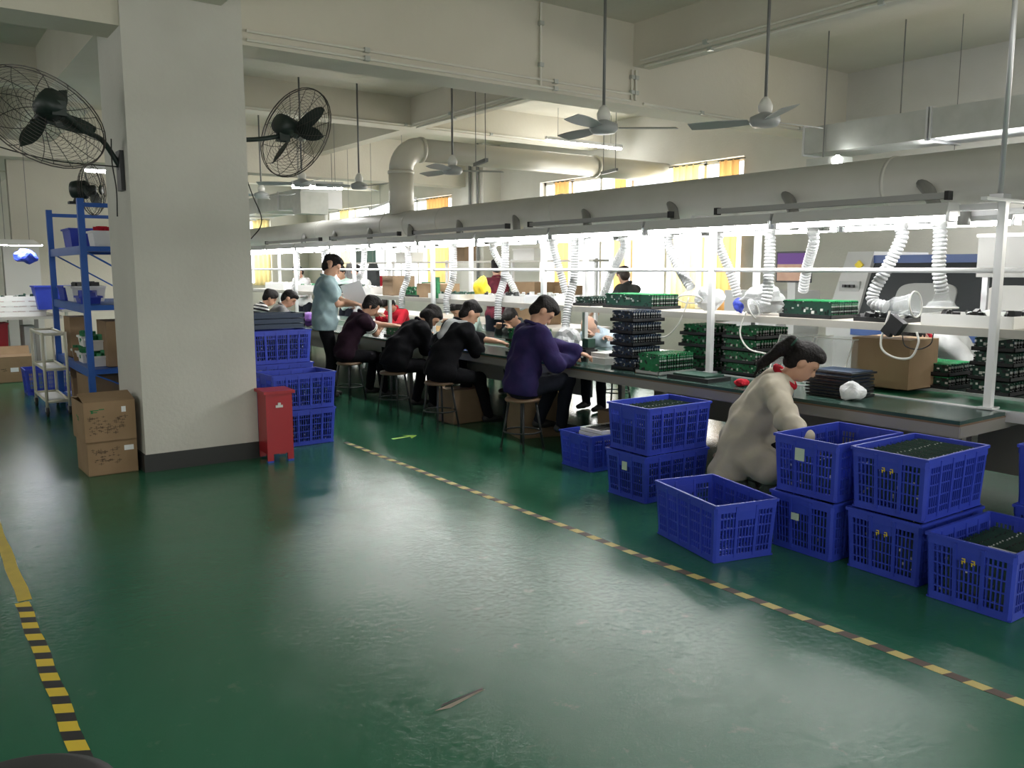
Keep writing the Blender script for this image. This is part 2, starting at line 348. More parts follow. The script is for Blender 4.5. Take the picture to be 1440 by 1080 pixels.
# posts, rails and shelf of the overhead frame
t = root('overhead_frame', (5.6, 10, TZ), 'white steel frame standing on the workbench with posts, rails and the long shelf', 'frame')
O = t.location
PY = [2.41+2.2*i for i in range(7)]
for xx in (5.345, 5.905):
    for yy in PY:
        G(O).bx(xx-.022, xx+.022, yy-.022, yy+.022, TZ+.006, 1.992).obj('post', 'steel_white', t)
        if xx < 5.5: G(O).bx(xx-.05, xx+.05, yy-.045, yy+.045, TZ+.006, TZ+.016).obj('foot_plate', 'alu', t)
for xx in (5.345, 5.905):
    for i in range(6):
        G(O).tube([(xx-.0, PY[i]+.03, 1.59), (xx, PY[i+1]-.03, 1.59)], .016, 8).obj('rail', 'steel_white', t, True)
        G(O).bx(xx-.02, xx+.02, PY[i]+.025, PY[i+1]-.025, 1.95, 1.99).obj('top_rail', 'steel_white', t)
        if xx < 5.5:
            G(O).bx(5.395, 5.86, PY[i]-.4 if i == 0 else PY[i]+.005, PY[i+1]-.005, 1.22, 1.238).obj('shelf_board', 'shelf_top', t)
            G(O).bx(5.385, 5.395, PY[i]-.4 if i == 0 else PY[i]+.005, PY[i+1]-.005, 1.185, 1.236).obj('shelf_edge', 'shelf_edge', t)
for yy in PY:
    G(O).bx(5.37, 5.88, yy-.018, yy+.018, 1.17, 1.205).obj('shelf_bracket', 'shelf_edge', t)
    G(O).bx(5.10, 5.98, yy-.018, yy+.018, 1.992, 2.012).obj('cross_arm', 'steel_white', t)
# upper light rail with black end caps
for i, (a, b_) in enumerate(((2.62, 4.35), (4.85, 6.7), (7.1, 9.0), (9.4, 11.4), (11.8, 14.0))):
    g = G((5.1, a, 2.02)); g.bx(5.075, 5.115, a, b_, 2.012, 2.05); o = g.obj('support_tube', 'support_grey'); o.location = (5.1, a, 2.02)
    tag(o, ['grey square tube with black cap lying above the nearest lamp row', 'grey square support tube above the lamps behind the nearest tube', 'grey square support tube above the lamps in the middle of the bench line', 'grey square support tube above the lamps near the standing man', 'grey square support tube farthest along the lamp row'][i], 'support tube')
    for yy in (a-.02, b_): G((5.1, a, 2.02)).bx(5.068, 5.122, yy, yy+.025, 2.005, 2.057).obj('end_cap', 'rubber', o)
# bench lamps
def lamp_proto():
    t = root('tube_lamp', (0, 0, 0), 'x', 'lamp')
    prof = [(-.085, .0), (-.06, .075), (.06, .075), (.085, .0), (.075, .0), (.04, .035), (-.04, .035), (-.075, .0)]
    g = G(); L_ = .62
    vs = [(x_, s*L_, z_) for s in (-1, 1) for x_, z_ in prof]; n = 8
    g.add(vs, [(i, (i+1) % n, n+(i+1) % n, n+i) for i in range(n)]+[tuple(range(n-1, -1, -1)), tuple(range(n, 2*n))]); g.obj('reflector', 'lamp_metal', t)
    for xx in (-.032, .032): G().tube([(xx, -.6, -.012), (xx, .6, -.012)], .016, 8).obj('tube', 'tube_glow', t, True)
    for s in (-1, 1): G().bx(-.05, .05, s*.61-.012, s*.61+.012, -.032, .035).obj('end_cap', 'alu', t)
    return t
LP = lamp_proto(); first = True
for row, (xx, zz) in enumerate(((5.14, 1.915), (5.98, 1.915))):
    for i in range(12):
        yy = 3.22+1.27*i
        lab = ('double tube bench lamp in the near row over the seated workers' if row == 0 else 'double tube bench lamp in the rear row behind the shelf posts')
        od = ['', '', 'third', 'fourth', 'fifth', 'sixth', 'seventh', 'eighth', 'ninth', 'tenth', 'eleventh', 'farthest'][i]
        lab = '%s double tube bench lamp from the right in the %s row' % (od, 'near' if row == 0 else 'rear')
        if i == 0: lab = 'nearest bright double tube lamp at the right end of the ' + ('front' if row == 0 else 'rear') + ' lamp row'
        if i == 1: lab = 'second bright double tube lamp from the right end of the ' + ('front' if row == 0 else 'rear') + ' lamp row'
        grp = 'bench lamps, front row' if row == 0 else 'bench lamps, rear row'
        if first: LP.location = (xx, yy, zz); LP['label'] = lab; LP['group'] = grp; first = False
        else: copy_tree(LP, None, lab, grp, (xx, yy, zz))
# hanging pole at the bench end and its clamp
t = root('hanging_pole', (5.36, 2.44, 2.0), 'thin grey pole from the ceiling to the bench end post', 'pole'); O = t.location
G(O).tube([(5.36, 2.44, 2.02), (5.36, 2.44, ZC)], .016, 8).obj('pole', 'alu', t, True)
G(O).bx(5.31, 5.41, 2.40, 2.48, 2.012, 2.04).obj('clamp', 'alu', t)
g = G(O).tube(bez([(5.42, 2.33, 1.95), (5.46, 2.31, 2.1), (5.42, 2.30, 2.35), (5.4, 2.2, 2.6), (5.39, 2.2, 3.2)]), .005, 5); g.obj('cable', 'rubber', t)
# ================================================================ DUCTS
DX, DZ, DR = 5.70, 2.19, .18
t = root('exhaust_duct', (DX, 10, DZ), 'long white round exhaust duct running above the whole lamp row', 'duct'); O = t.location
seams = [-1.5, 3.3, 6.95, 9.25, 10.1, 10.75, 13.0, 17.5]
for i in range(len(seams)-1):
    g = G(O); g.tube([(DX, seams[i]+.004, DZ), (DX, seams[i+1]-.004, DZ)], DR, 32, caps=False); g.obj('duct_section', 'duct_white', t, True)
    g = G(O); g.tube([(DX, seams[i+1]-.012, DZ), (DX, seams[i+1]+.012, DZ)], DR+.006, 32); g.obj('seam_ring', 'duct_white', t, True)
SY = [3.05-.3, 4.11-.3, 5.3-.3, 6.44-.3, 7.6-.3, 8.74-.3, 9.93-.3, 11.1-.3, 12.3-.3, 13.5-.3]
for yy in SY:
    g = G(O); g.tube([(DX-.10, yy+.34, DZ+.02), (DX-.20, yy+.2, DZ-.09), (DX-.24, yy+.13, DZ-.20), (DX-.25, yy+.13, DZ-.30)], .042, 12); g.obj('outlet_stub', 'stub_grey', t, True)
    g = G(O); g.tube([(DX+.12, yy+.2, DZ-.08), (DX+.16, yy+.14, DZ-.20), (DX+.16, yy+.14, DZ-.30)], .042, 12); g.obj('outlet_stub', 'stub_grey', t, True)
t = root('exhaust_pipe', (DX, 10.42, DZ), 'cream riser pipe with elbow leading from the duct to the window wall', 'pipe'); O = t.location
el = [(DX+.30-.30*math.cos(a), 10.42, 2.92+.30*math.sin(a)) for a in np.linspace(0, PI/2, 9)]
G(O).tube([(DX, 10.42, DZ+.15), (DX, 10.42, 2.90)], .17, 28).obj('riser', 'pipe_cream', t, True)
G(O).tube(el, .165, 28).obj('elbow', 'pipe_cream', t, True)
G(O).tube([(DX+.30, 10.42, 3.22), (9.2, 10.42, 3.22)], .155, 28).obj('pipe_section', 'pipe_cream', t, True)
G(O).tube([(9.2, 10.42, 3.22), (XW+.2, 10.42, 3.22)], .162, 28).obj('pipe_section', 'pipe_cream', t, True)
for xx in (DX+.31, 9.2): G(O).tube([(xx-.02, 10.42, 3.22), (xx+.02, 10.42, 3.22)], .175, 28).obj('collar', 'pipe_cream', t, True)
G(O).tube([(DX, 10.42, 2.88), (DX, 10.42, 2.92)], .18, 28).obj('collar', 'pipe_cream', t, True)
# galvanised air duct
def gduct(label, x0, x1, y0, y1, z0, z1, n, drop=0):
    t = root('air_duct', ((x0+x1)/2, (y0+y1)/2, z0), label, 'duct'); O = t.location
    for i in range(n):
        a = y0+(y1-y0)*i/n; b_ = y0+(y1-y0)*(i+1)/n
        G(O).bx(x0, x1, a+.015, b_-.015, z0, z1).obj('duct_section', 'galv', t)
        g = G(O)
        for yy in (a+.01, b_-.03): g.bx(x0-.02, x1+.02, yy, yy+.02, z0-.02, z1+.02)
        g.obj('flange', 'lamp_metal', t)
    for yy in ((y0+.3, y1-.3) if y0 > 5 else (y0+.3,)):
        for xx in (x0+.05, x1-.05): G(O).tube([(xx, yy, z1), (xx, yy, ZC+.01)], .006, 6).obj('hanger_rod', 'rod_grey', t)
    return t
gduct('galvanised rectangular air duct hanging at the upper right', 8.75, 9.35, .2, 6.25, 2.93, 3.23, 4)
for i, yy in enumerate((5.95, 5.2)):
    g = G((8.8, yy, 3.3)); g.tube([(8.73 if i == 0 else 9.0, yy, 2.85 if i == 0 else 3.22), (8.73 if i == 0 else 9.0, yy, ZC)], .008, 6); o = g.obj('threaded_rod', 'rod_grey'); o.location = (8.8, yy, 3.3)
    tag(o, ['thin rod from the ceiling at the left end of the air duct', 'thin rod from the ceiling right of the first duct rod'][i], 'rod')
t = root('spotlight', (8.73, 5.95, 2.8), 'small lit flood lamp hanging below the left end of the air duct', 'lamp'); O = t.location
g = G(O); g.box((8.78, 5.9, 2.80), (.3, .40, .11)); g.obj('housing', 'galv', t)
g = G(O); g.lathe([(.0, -.05), (.05, -.03), (.06, .02), (.02, .06)], 12, c=(8.66, 5.72, 2.80)); g.obj('bulb', 'panel_glow', t, True)
gduct('galvanised air duct with square vent box far away left of the riser pipe', 6.4, 7.2, 15.6, 23.0, 2.78, 3.12, 6)
g = G((6.5, 15.3, 2.6)); g.bx(6.2, 6.75, 15.2, 15.6, 2.62, 3.02); o = g.obj('vent_box', 'galv'); o.location = (6.5, 15.3, 2.6); tag(o, 'square galvanised vent box at the end of the far air duct', 'vent')
# red vertical sign strip on the far wall
g = G((8.2, 25.9, 2)); g.bx(6.05, 6.35, YF-.06, YF-.01, 1.8, 3.75); o = g.obj('wall_banner', 'red_rail'); o.location = (8.2, 25.9, 2); tag(o, 'narrow red vertical strip on the far wall', 'banner')
# ceiling tube lights
CL = [((9.3, 3.9, 2.80), (0, 1), 2.4, .16, 'large bright tube light below the air duct at the right edge'),
      ((9.75, 11.3, 3.72), (1, 0), 1.7, .05, 'bright tube light along the top of the round cross pipe'),
      ((5.55, 12.9, 2.92), (.9, -.3), .8, .10, 'short tube light beside the far ceiling fans'),
      ((2.3, 12.5, 2.90), (1, 0), .34, .05, 'small tube light in the gap left of the column'),
      ((4.0, 13.2, 2.55), (1, 0), .5, .06, 'low tube light just right of the column'),
      ((8.6, 16.2, 2.92), (.3, 1), 3.4, .35, 'broad white light fitting left of the riser pipe, far back')]
for c, d, ln, wd, lab in CL:
    t = root('ceiling_light', c, lab, 'lamp', rz=math.atan2(d[1], d[0]))
    G().bx(-ln/2, ln/2, -wd/2, wd/2, 0, .05).obj('housing', 'lamp_metal', t)
    G().tube([(-ln/2+.01, 0, -.015), (ln/2-.01, 0, -.015)], min(wd/2, .06), 10).obj('tube', 'tube_glow', t, True)
    for s in (-1, 1): G().tube([(s*ln*.35, 0, .05), (s*ln*.35, 0, ZC-c[2])], .004, 5).obj('wire', 'rod_grey', t)
for i, (xx, yy) in enumerate(((-1.5, 1.5), (-2.5, 8.5), (-1.0, 12.5), (.9, 19.5), (3.2, -1.5))):
    t = root('ceiling_light', (xx, yy, 3.0), ['ceiling tube light above the aisle behind the photographer', 'ceiling tube light over the left work area', 'ceiling tube light beyond the left work area', 'ceiling tube light over the far left tables', 'ceiling tube light at the back of the room'][i], 'lamp')
    G().bx(-.08, .08, -1.2, 1.2, 0, .06).obj('housing', 'lamp_metal', t); G().tube([(0, -1.18, -.02), (0, 1.18, -.02)], .02, 8).obj('tube', 'tube_glow', t, True)
    for s in (-1, 1): G().tube([(0, s*.8, .06), (0, s*.8, ZC-3.0)], .004, 5).obj('wire', 'rod_grey', t)
# hanging lamp brackets (bare rods on two wires)
for i, (xx, yy, zz) in enumerate(((5.78, 8.6, 2.86), (8.4, 9.2, 2.98))):
    t = root('hanging_bar', (xx, yy, zz), rz=PI/2-.3, label=['short dark bar hanging on two wires in front of the cross pipe', 'short pale bar hanging on two wires behind the near ceiling fan'][i], cat='bar')
    G().bx(-.25, .25, -.02, .02, -.02, .02).obj('bar', 'rod_grey', t)
    for s in (-1, 1): G().tube([(s*.2, 0, .02), (s*.2, 0, ZC-zz-.01)], .005, 5).obj('wire', 'rod_grey', t)
# ---------------------------------------------------------------- ceiling fans
def ceil_fan():
    t = root('ceiling_fan', (0, 0, 0), 'x', 'fan', 'ceiling fans')
    G().lathe([(.03, -.05), (.10, -.045), (.125, -.01), (.12, .03), (.05, .06), (.03, .07)], 20).obj('motor', 'fan_grey', t, True)
    G().lathe([(.02, .06), (.055, .07), (.06, .12), (.035, .17), (.012, .19)], 14).obj('canopy', 'chip_white', t, True)
    G().tube([(0, 0, .15), (0, 0, ZC-2.8)], .013, 8).obj('rod', 'rod_grey', t, True)
    for k in range(3):
        a = 2*PI*k/3; R = Matrix.Rotation(a, 3, 'Z') @ Matrix.Rotation(math.radians(13), 3, 'X'); g = G(); n = 6
        vs = []
        for i in range(n+1):
            u = i/n; x_ = .13+.5*u; h_ = .048+.030*math.sin(u*PI*.8)
            for z_ in (-.003, .003): vs += [R @ Vector((x_, -h_, z_)), R @ Vector((x_, h_, z_))]
        fs = []
        for i in range(n):
            a_ = i*4; c_ = a_+4; fs += [(a_, c_, c_+1, a_+1), (a_+2, a_+3, c_+3, c_+2), (a_, a_+2, c_+2, c_), (a_+1, c_+1, c_+3, a_+3)]
        fs += [(0, 1, 3, 2), (n*4, n*4+2, n*4+3, n*4+1)]; g.add(vs, fs); g.obj('blade', 'fan_grey', t)
    return t
FN = ceil_fan()
FP = [((5.04, 5.60, 2.8), -.63, 'pale three-bladed ceiling fan left of the nearest one, above the middle of the bench'), ((5.87, 4.56, 2.8), -.09, 'nearest ceiling fan, at the upper right with a blade raised'),
      ((5.68, 9.07, 2.8), -.45, 'ceiling fan just right of the vertical riser pipe'), ((5.63, 11.57, 2.8), .75, 'ceiling fan just left of the vertical riser pipe'),
      ((4.79, 11.67, 2.8), .45, 'ceiling fan seen below the wall fan right of the column'), ((5.02, 13.96, 2.8), 1.1, 'farthest ceiling fan, close beside the column')]
for i, (p, r_, lab) in enumerate(FP):
    if i == 0: FN.location = p; FN.rotation_euler[2] = r_; FN['label'] = lab
    else: copy_tree(FN, None, lab, None, p, r_)
# ---------------------------------------------------------------- caged wall fans
def wall_fan(label, c, nrm, Rad, arm_pts, plate, mesh_m='fan_wire', nr=13, a_=2.3):
    t = root('wall_fan', arm_pts[-1], label, 'fan', 'caged wall fans'); O = t.location; c = Vector(c); n = Vector(nrm).normalized()
    R = n.to_track_quat('Z', 'Y').to_matrix()
    for side, nm in ((1, 'front_grille'), (-1, 'rear_grille')):
        g = G(O)
        for i in range(nr):
            u = (i+1)/nr; r = .06+(Rad-.06)*u; h = side*.085*math.sqrt(max(0, 1-u*u*.98)); seg = 36
            g.tube([c+R @ Vector((r*math.cos(2*PI*k/seg), r*math.sin(2*PI*k/seg), h)) for k in range(seg)], .0014 if i < nr-1 else .005, 4, closed=True)
        for q in range(12):
            pts = []
            for i in range(9):
                u = i/8; r = .05+(Rad-.05)*u; a = 2*PI*q/12+.35*u*side; pts.append(c+R @ Vector((r*math.cos(a), r*math.sin(a), side*.085*math.sqrt(max(0, 1-u*u*.98)))))
            g.tube(pts, .0026, 4, caps=False)
        g.obj(nm, mesh_m, t)
    G(O).lathe([(.0, .09), (.05, .088), (.05, .098), (.0, .10)], 16, c=c, R=R, cap=False).obj('hub_cap', 'chip_white' if mesh_m == 'fan_wire2' else 'fan_green', t, True)
    G(O).lathe([(.03, -.21), (.085, -.20), (.095, -.15), (.095, -.06), (.05, -.04), (.05, .03), (.02, .04)], 18, c=c, R=R).obj('motor', 'fan_green', t, True)
    for k in range(3):
        g = G(O); a0 = 2*PI*k/3+a_; vs = []; m_ = 6
        for i in range(m_+1):
            u = i/m_; r = .04+(Rad*.86-.04)*u; wd = (.035+.045*math.sin(PI*min(1, u*1.0)))*(1 if u < .95 else .35)
            for s in (-1, 1):
                for th in (-.003, .003):
                    a = a0; e_ = Vector((math.cos(a), math.sin(a), 0)); f_ = Vector((-math.sin(a), math.cos(a), 0)); vs.append(c+R @ (e_*r+f_*(s*wd*.7+.02*u)+Vector((0, 0, s*.03*(1-u*.5)+th))))
        fs = []
        for i in range(m_):
            a_ = i*4; b4 = a_+4; fs += [(a_, a_+2, b4+2, b4), (a_+1, b4+1, b4+3, a_+3), (a_, b4, b4+1, a_+1), (a_+2, a_+3, b4+3, b4+2)]
        fs += [(0, 1, 3, 2), (m_*4, m_*4+2, m_*4+3, m_*4+1)]; g.add(vs, fs); g.obj('blade', 'fan_green', t)
    G(O).tube(bez(arm_pts, 8), .02, 10).obj('arm', 'fan_green', t, True)
    j = Vector(arm_pts[0]); G(O).box(j, (.09, .09, .10)).obj('tilt_joint', 'fan_green', t)
    G(O).bx(*plate).obj('wall_plate', 'dark_metal', t)
    return t
M['fan_wire2'] = M['fan_wire']
ca = Vector((.97, 6.85, 2.72)); na = Vector((-.29, .79, -.53)).normalized()
ca = ca+na*.10
wall_fan('black caged wall fan on the left face of the column', ca, na, .43, [ca-na*.17+Vector((.03, 0, -.05)), (1.22, 7.0, 2.60), (1.36, 7.15, 2.56), (1.47, 7.2, 2.40), (1.485, 7.2, 2.36)], (1.468, 1.498, 7.13, 7.27, 2.20, 2.50))
cb = Vector((2.98, 7.38, 2.80)); nb = Vector((.88, .36, -.28))
wall_fan('black caged wall fan on the right face of the column', cb, nb, .41, [cb-nb.normalized()*.15+Vector((0, 0, -.09)), (2.62, 7.3, 2.70), (2.46, 7.3, 2.68), (2.43, 7.3, 2.67)], (2.412, 2.44, 7.23, 7.37, 2.55, 2.78), 'fan_wire2', a_=2.5)
cc = Vector((1.75, 9.9, 2.42)); nc = Vector((.75, -.5, .0)).normalized()
wall_fan('smaller dark wall fan standing on top of the blue rack', cc, nc, .26, [cc-nc*.12, (1.62, 10.0, 2.35), (1.60, 10.02, 2.30)], (1.54, 1.66, 9.96, 10.08, 2.275, 2.30), nr=9)
# cable hanging in front of the wall at the left of the column, cable by the right fan
for pts, lab in (([(1.42, 7.15, 2.58), (1.41, 7.12, 2.4), (1.425, 7.1, 2.2), (1.43, 7.15, 2.0)], 'thin black cable hanging from the left wall fan'),
                 ([(2.43, 7.1, 2.35), (2.5, 7.15, 2.2), (2.56, 7.15, 2.05), (2.55, 7.15, 1.95), (2.45, 7.1, 1.85)], 'thin black cable hanging on the right side of the column'),
                 ([(-1.2, 7.02, 3.37), (-.2, 7.1, 2.75), (.5, 7.2, 2.52), (1.0, 7.2, 2.40), (1.485, 7.2, 2.38)], 'dark cable sagging from the beam to the left wall fan')):
    g = G(pts[0]); g.tube(bez(pts, 6), .005, 5); o = g.obj('cable', 'rubber'); o.location = pts[0]; tag(o, lab, 'cable')
#PART2
# ================================================================ PLASTIC CRATES
CL_, CW, CH = .62, .42, .332
def make_crate():
    t = root('plastic_crate', (0, 0, 0), 'x', 'crate')
    def at(u, v, z):                                   # tapered body: u along length, v along width (-1..1)
        k = .93+.07*z/CH; return (u*CL_/2*k, v*CW/2*k, z)
    for ax, s in (('x', 1), ('x', -1), ('y', 1), ('y', -1)):
        g = G(); n = 18 if ax == 'x' else 27
        def P(u, z, s=s, ax=ax): return at(s*.985, u*.94, z) if ax == 'x' else at(u*.96, s*.98, z)
        hw = .0029
        def vbar(u, z0, z1, w_, d=.005):
            a, b_ = Vector(P(u, z0)), Vector(P(u, z1))
            if ax == 'x': vs = [(p[0]+i, p[1]+j, p[2]) for p in (a, b_) for i, j in ((-d, -w_), (d, -w_), (d, w_), (-d, w_))]
            else: vs = [(p[0]+i, p[1]+j, p[2]) for p in (a, b_) for i, j in ((-w_, -d), (w_, -d), (w_, d), (-w_, d))]
            g.add(vs, BOXF)
        def hbar(z, u0, u1, h_, d=.004):
            a, b_ = Vector(P(u0, z)), Vector(P(u1, z))
            if ax == 'x': vs = [(p[0]+i, p[1], p[2]+j) for p in (a, b_) for i, j in ((-d, -h_), (d, -h_), (d, h_), (-d, h_))]
            else: vs = [(p[0], p[1]+i, p[2]+j) for p in (a, b_) for i, j in ((-d, -h_), (d, -h_), (d, h_), (-d, h_))]
            g.add(vs, BOXF)
        for i in range(1, n): vbar(-1+2*i/n, .02, CH-.02, hw)
        for z in (.072, .13, .19, .248): hbar(z, -1, 1, .0035)
        hbar(.024, -1, 1, .016, .006); hbar(CH-.033, -1, 1, .017, .006)
        for u in ((-.34, .34) if ax == 'x' else (-.6, -.2, .2, .6)): vbar(u, .02, CH-.02, .009, .010)
        if ax == 'x':                                  # handle plate
            a = P(-.3, CH-.10); b_ = P(.3, CH-.10); c_ = P(.3, CH-.05); d_ = P(-.3, CH-.05)
            g.add([(q[0]+e_, q[1], q[2]) for e_ in (-.006, .006) for q in (a, b_, c_, d_)], BOXF)
        g.obj('side_panel', 'crate_blue', t)
    for sx in (-1, 1):
        for sy in (-1, 1):
            g = G(); vs = []
            for z in (.0, CH-.01):
                X_, Y_, _ = at(sx, sy, z); q = .035
                vs += [(X_-sx*.012, Y_-sy*.0, z), (X_-sx*0, Y_-sy*.012, z), (X_-sx*0, Y_-sy*q, z), (X_-sx*.008, Y_-sy*q, z), (X_-sx*.008, Y_-sy*.013, z), (X_-sx*.013, Y_-sy*.008, z), (X_-sx*q, Y_-sy*.008, z), (X_-sx*q, Y_, z)]
            g.add(vs, [(i, (i+1) % 8, 8+(i+1) % 8, 8+i) for i in range(8)]+[tuple(range(7, -1, -1)), tuple(range(8, 16))]); g.obj('corner_post', 'crate_blue', t)
    g = G(); a, b_ = CL_/2, CW/2; r_ = .012
    for x0, x1, y0, y1 in ((-a, a, -b_-.004, -b_+r_), (-a, a, b_-r_, b_+.004), (-a-.004, -a+r_, -b_, b_), (a-r_, a+.004, -b_, b_)): g.bx(x0, x1, y0, y1, CH-.016, CH-.001)
    g.obj('rim', 'crate_blue', t)
    g = G(); kx, ky = .93*CL_/2, .93*CW/2
    for i in range(16): x_ = -kx+2*kx*i/15; g.bx(x_-.004, x_+.004, -ky, ky, .002, .008)
    for i in range(11): y_ = -ky+2*ky*i/10; g.bx(-kx, kx, y_-.004, y_+.004, .003, .010)
    g.obj('base', 'crate_blue', t)
    return t
CR = make_crate(); cfirst = True; CRATES = {}
def crate(x, y, z, rz, label, group=None, note=None, marks=False):
    global cfirst
    if cfirst: c = CR; c.location = (x, y, z); c.rotation_euler[2] = rz; c['label'] = label; cfirst = False
    else: c = copy_tree(CR0, None, label, None, (x, y, z), rz)
    if group: c['group'] = group
    return c
CR0 = CR
def note(c, side, u, z, w_=.05, h_=.06, m_='label_green'):     # paper note stuck on a short side of the crate
    g = G(); x_ = side*(CL_/2*.985+.004); g.bx(min(x_, x_+side*.003), max(x_, x_+side*.003), u-w_/2, u+w_/2, z-h_/2, z+h_/2); o = g.obj('paper_note', m_, c); o['own'] = 1; o['label'] = 'small pale paper note' if m_ == 'label_green' else 'faint yellowish print'
    return o
def prints(c, side, u, z):
    g = G(); x_ = side*(CL_/2*.985+.008)
    for du in (-.025, .02):
        for a, b_, s1, s2 in ((0, 0, .020, .004), (0, .012, .016, .004), (-.006, .004, .004, .022), (.005, -.006, .004, .016)): g.bx(x_-.001, x_+.001, u+du+a-s1/2, u+du+a+s1/2, z+b_-s2/2, z+b_+s2/2)
    o = g.obj('printed_characters', 'yellow', c); o['own'] = 1; return o
# ---------------------------------------------------------------- circuit boards
BM = {}
def board_mesh(key, w_, h_, base, seed, tall=.010):
    if key in BM: return BM[key]
    r = random.Random(seed); g = G(); g.bx(-.001, .001, -w_/2, w_/2, 0, h_, 0); nb = int(10+w_*40)
    for i in range(nb):
        a = -w_*.45+w_*.9*(i+.5)/nb+r.uniform(-.006, .006); b_ = r.uniform(.08*h_, .88*h_); s1 = r.uniform(.004, .011); s2 = r.uniform(.006, .02); d = r.uniform(.002, tall)
        g.bx(-.001-d, -.001, a-s1, a+s1, b_-s2*.6, b_+s2*.6, r.choice((1, 1, 2, 3, 1, 0)))
    g.bx(-.003, .003, -w_/2-.001, w_/2+.001, h_-.005, h_+.001, 4)
    for i in range(6): yy = -w_*.44+w_*.88*i/5; g.bx(-.009, .0035, yy-.003, yy+.003, h_-.010, h_-.002, 2 if i % 3 == 0 else 1)
    g.bx(-.003, .003, -w_/2-.002, -w_/2+.003, 0, h_, 4)
    for sy in (-1, 1):
        for i in range(5): zz = h_*(.1+.8*i/4); g.bx(-.011, -.001, sy*w_/2-.008, sy*w_/2+.004, zz-.007, zz+.006, (2, 1, 1, 2, 0)[i])
    for i in range(4): zz = h_*.15+h_*.7*i/3; g.bx(-.008, .002, -w_/2-.004, -w_/2+.005, zz-.005, zz+.005, 2 if i % 2 else 1)
    o = g.obj('circuit_board', [base, 'chip_black', 'chip_silver', 'chip_white', {'pcb_lit': 'pcb_lit', 'pcb_green': 'pcb_green'}.get(base, base)]); me = o.data; bpy.data.objects.remove(o)
    if base == 'pcb_lit': me.materials[0] = M['pcb_dark']
    BM[key] = me; return me
def board_row(x0, x1, y, z, n, w_, h_, base, label, group, lean=0., rz=0., jitter=.004, tray=None, tray_label=None, stuff=False):
    me = board_mesh((w_, h_, base), w_, h_, base, int(w_*1000+h_*77) % 999)
    if tray:
        g = G((0, 0, 0)); L2 = (x1-x0)/2+.02; W2 = w_/2+.012
        g.bx(-L2, L2, -W2, W2, 0, .006); g.bx(-L2, L2, -W2, -W2+.006, 0, .028); g.bx(-L2, L2, W2-.006, W2, 0, .028); g.bx(-L2, -L2+.006, -W2, W2, 0, .028); g.bx(L2-.006, L2, -W2, W2, 0, .028)
        o = g.obj('board_tray', tray); o.location = ((x0+x1)/2, y, z); o.rotation_euler[2] = rz; tag(o, tray_label, 'tray'); z += .007
    cx = (x0+x1)/2; R = Matrix.Rotation(rz, 3, 'Z'); gg = G((cx, y, z)); vv = [v.co.copy() for v in me.vertices] if stuff else None
    for i in range(n):
        p = Vector((x0+(x1-x0)*(i+.5)/n-cx, rng.uniform(-jitter, jitter), 0)); p = R @ p; a = lean+rng.uniform(-.04, .04); b_ = rz+rng.uniform(-.02, .02)
        if stuff:
            Q = Matrix.Rotation(b_, 3, 'Z') @ Matrix.Rotation(a, 3, 'Y'); q0 = Vector((cx+p.x, y+p.y, z)); gg.add([Q @ v+q0 for v in vv], [tuple(f.vertices) for f in me.polygons]); gg.m[-len(me.polygons):] = [f.material_index for f in me.polygons]; continue
        o = bpy.data.objects.new('circuit_board', me); COL.objects.link(o)
        o.location = (cx+p.x, y+p.y, z); o.rotation_euler = (0, a, b_); tag(o, label, 'circuit board', group)
    if stuff:
        o = gg.obj('packed_boards', [base, 'chip_black', 'chip_silver', 'chip_white', base]); o.location = (cx, y, z); tag(o, label, 'circuit boards', None, 'stuff')
def tower(x0, x1, y, z, levels, pitch_, n, w_, h_, base, where, tray='chip_black', rz=0, jit=.03, stuff=False):
    ords = ['bottom', 'second', 'third', 'fourth', 'fifth', 'sixth']
    for k in range(levels):
        nm = 'topmost' if k == levels-1 and levels > 1 else ords[k]
        if levels == 1: nm = 'single'
        dx = rng.uniform(-jit, jit)*.6
        board_row(x0+dx, x1+dx, y+rng.uniform(-jit, jit)*.5, z+k*pitch_, n, w_, h_, base, ('circuit board in %s' % where) if levels == 1 else 'circuit board, %s row of %s' % (nm, where), 'boards, %s row of %s' % (nm, where), rz=rz, tray=tray, stuff=stuff, tray_label=('tray under %s' % where) if levels == 1 else 'tray under the %s row of %s' % (nm, where))
# crates at the right: stack behind the front crate, middle stack, right stack, front right
HP = CH
def cstack(x, y, rz, labels, z=0):
    return [crate(x+(.012*((i % 2))), y, z+i*(HP+.001), rz+.012*i, l) for i, l in enumerate(labels)]
s1 = cstack(4.34, 4.20, -.03, ['bottom blue crate of the two-high stack nearest the purple-shirted man', 'upper blue crate full of dark boards on the stack nearest the purple-shirted man'])
note(s1[0], -1, .0, .235); note(s1[0], 1, 0, .2)
s2 = cstack(4.33, 2.77, -.03, ['bottom blue crate under the one the crouching woman reaches into', 'open blue crate the crouching woman reaches into, with a pale note'])
note(s2[1], -1, .03, .235, .06, .07); note(s2[0], -1, .03, .21, .05, .04)
s3 = cstack(4.36, 2.30, -.02, ['bottom blue crate of the right two-high stack', 'upper blue crate of the right stack, filled with dark boards'])
for c in s3: prints(c, -1, .0, .235)
s4 = crate(4.28, 1.82, 0, -.02, 'blue crate on the floor at the right edge, boards inside, one with a white edge'); prints(s4, -1, 0, .235)
s5 = [crate(5.14, 1.80, 0, 0, 'bottom blue crate half hidden at the far right edge'), crate(5.14, 1.80, HP, 0, 'upper blue crate cut by the right edge beside the bench end')]
s6 = crate(3.765, 3.18, 0, math.radians(76), 'empty blue crate standing alone in front of the stacks')
s7 = crate(4.63, 5.09, 0, -.04, 'small blue crate with white trays beside the taller stack, in front of the bench'); s7.scale = (.98, .98, .88)
